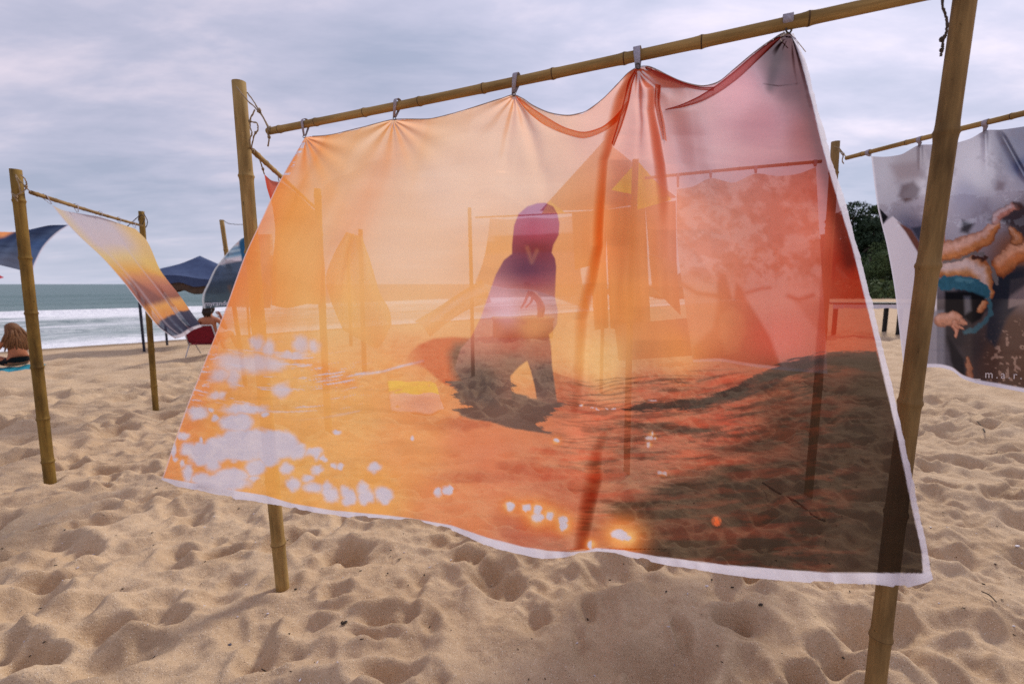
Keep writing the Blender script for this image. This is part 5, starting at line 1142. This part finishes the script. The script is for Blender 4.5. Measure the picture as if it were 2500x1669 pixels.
skin_obj('swimsuit', [[('a', (0, .08, .35), (.165, .13)), ('b', (0, .0, .46), (.122, .10))]], MBLK, sp_)
head_mesh('head', (0, 0, .955), .105, 0, MSKIN, sp_)
bm = bmesh.new(); r = bmesh.ops.create_uvsphere(bm, u_segments=20, v_segments=14, radius=1); bmesh.ops.transform(bm, matrix=Matrix.Translation((0, -.03, .975)) @ Matrix.Diagonal((.105, .105, .12, 1)), verts=r['verts'])
r = bmesh.ops.create_uvsphere(bm, u_segments=14, v_segments=10, radius=1); bmesh.ops.transform(bm, matrix=Matrix.Translation((.01, -.09, 1.07)) @ Matrix.Diagonal((.06, .055, .05, 1)), verts=r['verts'])
for k in range(14):
    a = k/13*2-1; t = tube([(a*.07, -.10, .95), (a*.075, -.13, .88), (a*.06, -.12, .80+.03*random.random())], [.02, .018, .006], 6); m_ = bpy.data.meshes.new('t'); t.to_mesh(m_); t.free(); bm.from_mesh(m_)
for v in bm.verts: v.co += v.co.normalized()*.006*math.sin(v.co.x*120+v.co.z*90)
link('hair', bm_mesh('hair', bm, MDARK, True), sp_)
# standing person by the box, seen through the cloth
p0 = G(1322, 822); ps = thing('person', p0, 'person bending over the yellow box, seen through the printed surfer', 'person', rz=R(60))
stb = [[('pel', (0, 0, .88), (.15, .11)), ('wai', (0, .08, 1.02), .10), ('che', (0, .24, 1.18), (.13, .10)), ('sho', (0, .33, 1.27), (.11, .08)), ('nek', (0, .40, 1.32), .046), ('hea', (0, .46, 1.36), .06)],
       [('sho', (0, .33, 1.27), .1), ('ls', (-.16, .34, 1.25), .048), ('le', (-.20, .44, .98), .038), ('lw', (-.14, .60, .80), .027)], [('sho', (0, .33, 1.27), .1), ('rs', (.16, .34, 1.25), .048), ('re', (.20, .44, .98), .038), ('rw', (.12, .60, .80), .027)],
       [('pel', (0, 0, .88), .13), ('lh', (-.09, 0, .82), .085), ('lk', (-.12, .04, .46), .058), ('la', (-.12, -.02, .06), .038), ('lt', (-.12, .12, .03), .034)], [('pel', (0, 0, .88), .13), ('rh', (.09, 0, .82), .085), ('rk', (.14, .10, .46), .058), ('ra', (.16, .02, .06), .038), ('rt', (.16, .16, .03), .034)]]
skin_obj('body', stb, MSKIN, ps); skin_obj('shorts', [[('a', (0, -.01, .87), (.165, .125)), ('b', (0, .05, .98), .11)], [('a', (0, -.01, .87), .12), ('c', (-.10, .01, .70), .092)], [('a', (0, -.01, .87), .12), ('d', (.10, .02, .70), .092)]], MBLK, ps)
head_mesh('head', (0, .50, 1.42), .105, 0, MSKIN, ps)
bm = bmesh.new(); r = bmesh.ops.create_uvsphere(bm, u_segments=16, v_segments=12, radius=1); bmesh.ops.transform(bm, matrix=Matrix.Translation((0, .475, 1.45)) @ Matrix.Diagonal((.105, .11, .115, 1)), verts=r['verts']); link('hair', bm_mesh('hair', bm, MDARK, True), ps)

# ------------------------------------------------------------------ furniture and small things
b0 = G(1275, 822); bx = thing('storage_box', b0, 'yellowish storage box on the sand seen through the printed surfer\'s waist', 'box', rz=R(4))
MYB = simple_mat('box_yellow', srgb(206, 170, 92), srgb(180, 140, 70), 5, .7, .1)
bm = bmesh.new(); box_bm(bm, Vector((0, 0, .24)), (1.66, .8, .48)); bmesh.ops.bevel(bm, geom=bm.edges[:], offset=.02, segments=2, affect='EDGES'); link('body', bm_mesh('body', bm, MYB), bx)
bm = bmesh.new(); box_bm(bm, Vector((0, 0, .52)), (1.72, .86, .075)); bmesh.ops.bevel(bm, geom=bm.edges[:], offset=.015, segments=2, affect='EDGES'); link('lid', bm_mesh('lid', bm, MYB), bx)
bm = bmesh.new(); box_bm(bm, Vector((0, -.44, .44)), (.12, .04, .07)); link('latch', bm_mesh('latch', bm, MSTEEL), bx)
t0 = G(2100, 815); tb = thing('table', t0, 'black table with a white draped top beyond the right edge of the orange cloth', 'table', rz=R(-6))
MTBL = simple_mat('table_black', srgb(26, 26, 28), srgb(16, 16, 18), 20, .7, .1)
bm = bmesh.new(); box_bm(bm, Vector((0, 0, .93)), (2.1, .8, .05)); bmesh.ops.bevel(bm, geom=bm.edges[:], offset=.012, segments=2, affect='EDGES'); link('tabletop', bm_mesh('tabletop', bm, MTBL), tb)
bm = bmesh.new(); vs = []
for r_ in range(5):
    for k in range(61):
        u = k/60; x = (u-.5)*2.14; vs.append((x, -.415-.01*math.sin(u*60)*r_/4, .905-r_*.028-.012*math.sin(u*25)*r_/4))
link('white_cloth_edge', mesh_np('white_cloth_edge', vs, grid_faces(5, 61), simple_mat('white_cotton', srgb(214, 210, 220), srgb(196, 192, 204), 20, .9, .1)), tb)
bm = bmesh.new()
for sx in (-.92, .86):
    for sy in (-.3, .3):
        b_ = bmesh.new(); box_bm(b_, Vector((sx, sy, .45)), (.09, .09, .93)); link('leg', bm_mesh('leg', b_, MTBL), tb)
# towel on the sand seen through the cloth
q = [G(955, 1012), G(1085, 1012), G(1062, 940), G(946, 940)]; ct = sum(q, Vector())/4
yt = thing('beach_towel', ct, 'yellow and pink towel lying on the sand behind the orange cloth', 'towel')
n = 40; vs = []; cl = []
for j in range(n+1):
    for i in range(21):
        u, v = i/20, j/n; p = q[3].lerp(q[2], u).lerp(q[0].lerp(q[1], u), v); vs.append((p.x-ct.x, p.y-ct.y, HZ(p.x, p.y)*.3+.04+.008*math.sin(u*12+v*9))); cl.append(srgb(246, 222, 40) if v < .5 else srgb(226, 196, 206))
m, t, o = new_mat('towel_terry'); at = N(t, 'ShaderNodeAttribute', attribute_name='Print'); b = N(t, 'ShaderNodeBsdfPrincipled', inp={'Roughness': .95}); t.links.new(at.outputs[0], b.inputs[0]); t.links.new(b.outputs[0], o.inputs[0])
o_ = link('fabric', mesh_np('fabric', vs, grid_faces(n+1, 21), m, True, np.array(cl)), yt); o_.modifiers.new('s', 'SOLIDIFY').thickness = .012
# bark chips, shells and twigs
MBARK = simple_mat('bark', srgb(58, 46, 38), srgb(34, 28, 24), 60, .9, .4)
MSHELL = simple_mat('shell', srgb(214, 208, 214), srgb(170, 160, 166), 60, .5, .2)
MSHD = simple_mat('shell_dark', srgb(92, 90, 104), srgb(60, 56, 64), 60, .5, .2)
def chip(px, py, l, w, mat, label, name, cat, rz, group=None):
    p = on_sand(px, py, .004); bm = bmesh.new(); bmesh.ops.create_icosphere(bm, subdivisions=2, radius=1); rr = random.Random(px)
    for v in bm.verts: v.co = Vector((v.co.x*l/2, v.co.y*w/2*(1+.3*math.sin(v.co.x*4+px)), v.co.z*w*.22))*(1+rr.uniform(-.12, .12)); v.co.z += .15*w*v.co.x/l
    o = link(name, bm_mesh(name, bm, mat, True), None); o.location = p; o.rotation_euler = (rr.uniform(-.2, .2), rr.uniform(-.2, .2), rz); return tag(o, label, cat, group)
chip(841, 1532, .030, .015, MBARK, 'black bark chip on the foreground sand below the middle of the cloth', 'bark_chip', 'debris', .6)
chip(705, 1563, .018, .010, MBARK, 'small dark bark chip on the sand below the left pole foot', 'bark_chip', 'debris', .9)
chip(560, 1563, .017, .012, MSHD, 'small grey blue shell on the sand, lower left of the left pole foot', 'shell', 'shell', .3)
chip(1855, 1508, .022, .014, MBARK, 'dark bark chip on the sand under the right part of the cloth', 'bark_chip', 'debris', .2)
chip(2085, 1655, .045, .014, MBARK, 'curled brown bark strip beside the thick pole at the bottom edge', 'bark_chip', 'debris', .4)
chip(1725, 1436, .020, .012, MSHELL, 'pale shell on the sand below the white cloth border', 'shell', 'shell', .1)
chip(2480, 1355, .030, .020, MSHELL, 'white shell on the sand at the right edge', 'shell', 'shell', .5)
chip(495, 1476, .020, .011, MSHELL, 'whitish shell on the sand left of the tall pole foot', 'shell', 'shell', .2)
chip(1100, 1367, .020, .011, MSHELL, 'white shell fragment just under the cloth border, centre left', 'shell', 'shell', 1.2)
chip(975, 1375, .030, .006, MBARK, 'thin dark splinter on the sand right of the tall pole foot', 'bark_chip', 'debris', .8)
def stick(pts, r, label):
    p = [on_sand(*q[:2], q[2] if len(q) > 2 else .022) for q in pts]; o = thing('twig', p[0], label, 'twig')
    link('stem', bm_mesh('stem', tube([Vector(k)-p[0] for k in smooth_path(p, 5)], [r*random.uniform(.8, 1.1) for _ in smooth_path(p, 5)], 7), MBARK, True), o)
stick([(1862, 1188), (1900, 1215), (1945, 1240), (1985, 1262), (2012, 1282)], .008, 'long thin stick lying on the sand behind the dark corner of the orange cloth')
stick([(640, 1648), (648, 1630)], .0022, 'short straw coloured twig at the bottom edge, left of centre')
stick([(2385, 1035), (2398, 1055), (2402, 1075)], .005, 'dark twig on the sand right of the thick pole, below the bikini cloth')
stick([(2395, 1460), (2412, 1480), (2428, 1500)], .0028, 'thin dark twig on the sand right of the thick pole')
bm = bmesh.new(); rr = random.Random(12)
for k in range(900):
    x = rr.uniform(-3, 3); y = rr.uniform(.9, 4.5); l = rr.uniform(.002, .009); r = bmesh.ops.create_icosphere(bm, subdivisions=1, radius=1)
    bmesh.ops.transform(bm, matrix=Matrix.Translation((x, y, HZ(x, y)+.002)) @ Matrix.Rotation(rr.uniform(0, 6), 4, 'Z') @ Matrix.Diagonal((l, l*rr.uniform(.2, .7), l*.3, 1)), verts=r['verts'])
me = bm_mesh('sand_litter', bm, MBARK); me.materials.append(MSHELL)
for i, p in enumerate(me.polygons): p.material_index = (i//20*7) % 5 < 2
tag(link('sand_litter', me), 'fine scatter of shell and bark crumbs over the sand', 'debris', kind='stuff')

# ------------------------------------------------------------------ trees
MLEAF = [simple_mat('leaf_a', (.055, .085, .03), (.025, .045, .018), 2, .8, 0), simple_mat('leaf_b', (.10, .145, .05), (.05, .075, .028), 2, .8, 0), simple_mat('leaf_c', (.035, .06, .03), (.018, .035, .018), 2, .8, 0)]
MTRUNK = simple_mat('trunk', (.10, .08, .06), (.05, .04, .03), 8, .9, .3)
def tree(x, y, z0, h, cr, mat, seed, label):
    rr = np.random.default_rng(seed); root = thing('tree', (x, y, z0), label, 'tree', 'jungle trees at the right end of the beach')
    lean = rr.normal(0, .05, 2)*h; lump = []
    pts = [Vector((lean[0]*k**2, lean[1]*k**2, h*.75*k)) for k in np.linspace(0, 1, 6)]; link('trunk', bm_mesh('trunk', tube(pts, [h*.022*(1-.6*k) for k in np.linspace(0, 1, 6)], 8), MTRUNK, True), root)
    for k in range(9):
        a = rr.uniform(0, 6.28); e = rr.uniform(0, 1); q = np.array([math.cos(a)*cr*.75*e, math.sin(a)*cr*.75*e, h*rr.uniform(.48, .95)-.22*h*e*e]); lump.append((q, cr*rr.uniform(.28, .5)))
        b = Vector(q.tolist()); st = pts[3].lerp(pts[5], rr.random()); link('limb', bm_mesh('limb', tube([st, st.lerp(b, .5)+Vector((0, 0, .1)), b], [h*.009, h*.007, h*.003], 6), MTRUNK, True), root)
    n = 5200; L_ = np.array([l[0] for l in lump]); Rr = np.array([l[1] for l in lump]); i = rr.integers(0, len(lump), n)
    d = rr.normal(size=(n, 3)); d /= np.linalg.norm(d, axis=1)[:, None]; rad = rr.uniform(.55, 1.08, n)**.7
    c = L_[i]+d*(Rr[i]*rad)[:, None]*np.array([1, 1, .62]); s = rr.uniform(.10, .26, n)*h/12
    t1 = rr.normal(size=(n, 3)); t1 /= np.linalg.norm(t1, axis=1)[:, None]; t2 = np.cross(t1, d+.3*rr.normal(size=(n, 3))); t2 /= np.linalg.norm(t2, axis=1)[:, None]
    s = s[:, None]; v = np.stack([c-t1*s, c-t2*s*.55, c+t1*s, c+t2*s*.55], 1).reshape(-1, 3)
    link('crown', mesh_np('crown', v, np.arange(4*n).reshape(-1, 4), mat, False), root)
k = 0
names = ['spreading flat topped jungle tree, tallest at the left of the green tree line', 'dark dense jungle tree in the green tree line beyond the bikini cloth']
for px, Y, h, cr in ((2185, 62, 13.4, 3.0), (2152, 60, 12.0, 3.2), (2120, 58, 10.5, 3.2), (2240, 60, 13.0, 3.6), (2300, 58, 12.6, 3.8), (2080, 60, 11.5, 3.4), (2030, 62, 12.2, 3.2), (2370, 60, 13, 4), (2440, 60, 13, 4), (2520, 58, 13, 4), (2170, 55, 7.2, 3.6), (2215, 54, 7.6, 3.6), (2120, 54, 6.5, 3.2), (2265, 53, 7.6, 3.6)):
    p = U(px, 700, Y); z = float(HZ(p[0], Y)); desc = ['tree poking up in the tree line right beside the left edge of the bikini cloth', 'dark tree in the tree line beside the torn white edge of the orange cloth', 'tree behind the top right part of the orange cloth', 'tall tree hidden behind the upper left of the bikini cloth', 'tree behind the bikini cloth just left of the thick near pole',
   'tree seen dimly through the dark red part of the orange cloth', 'leftmost tree of the tree line, behind the pinkish animal cloth', 'tree behind the bikini cloth just right of the thick near pole', 'tall tree behind the legs printed on the bikini cloth', 'rightmost tree of the tree line, beyond the right edge',
   'low bushy tree in the gap between the white torn edge and the bikini cloth', 'low bushy tree behind the left edge of the bikini cloth', 'low bushy tree behind the torn white edge of the orange cloth', 'low bushy tree behind the printed white sheet of the bikini cloth'][k]
    tree(p[0], Y, z-.3, h, cr, MLEAF[k % 3] if h > 10 else MLEAF[1], 900+k, desc); k += 1
# wooded slope behind the trees
hx = np.linspace(20, 130, 160); hy = np.linspace(63, 110, 60); HX, HY = np.meshgrid(hx, hy)
HH = 3.0*0 + sstep(62, 80, HY)*(9.0+3*(fbm(HX*.06, HY*.06, 601, 3)-.5)*2)*sstep(28, 50, HX) + 1.3*(fbm(HX*.5, HY*.5, 602, 4, .6)-.5)*2*sstep(62, 66, HY) - .2
tag(link('wooded_hill', mesh_np('wooded_hill', np.stack([HX, HY, HH], -1).reshape(-1, 3), grid_faces(60, 160), simple_mat('hill_foliage', (.045, .07, .028), (.012, .02, .01), .9, .95, .8))), kind='structure')
# ground scrub under the trees
rr = np.random.default_rng(77); n = 26000; xx = rr.uniform(30, 95, n); yy = rr.uniform(47, 64, n); zz = np.array([HZ(a, b) for a, b in zip(xx, yy)])+rr.uniform(0, 1, n)**1.5*1.9
c = np.stack([xx, yy, zz], -1); t1 = rr.normal(size=(n, 3)); t1 /= np.linalg.norm(t1, axis=1)[:, None]; t2 = np.cross(t1, rr.normal(size=(n, 3))); t2 /= np.linalg.norm(t2, axis=1)[:, None]; s = rr.uniform(.12, .3, n)[:, None]
v = np.stack([c-t1*s, c-t2*s*.5, c+t1*s, c+t2*s*.5], 1).reshape(-1, 3)
tag(link('beach_scrub', mesh_np('beach_scrub', v, np.arange(4*n).reshape(-1, 4), MLEAF[1], False)), 'pale green creeping scrub on the dune under the jungle trees', 'scrub', kind='stuff')
# light air: nothing else
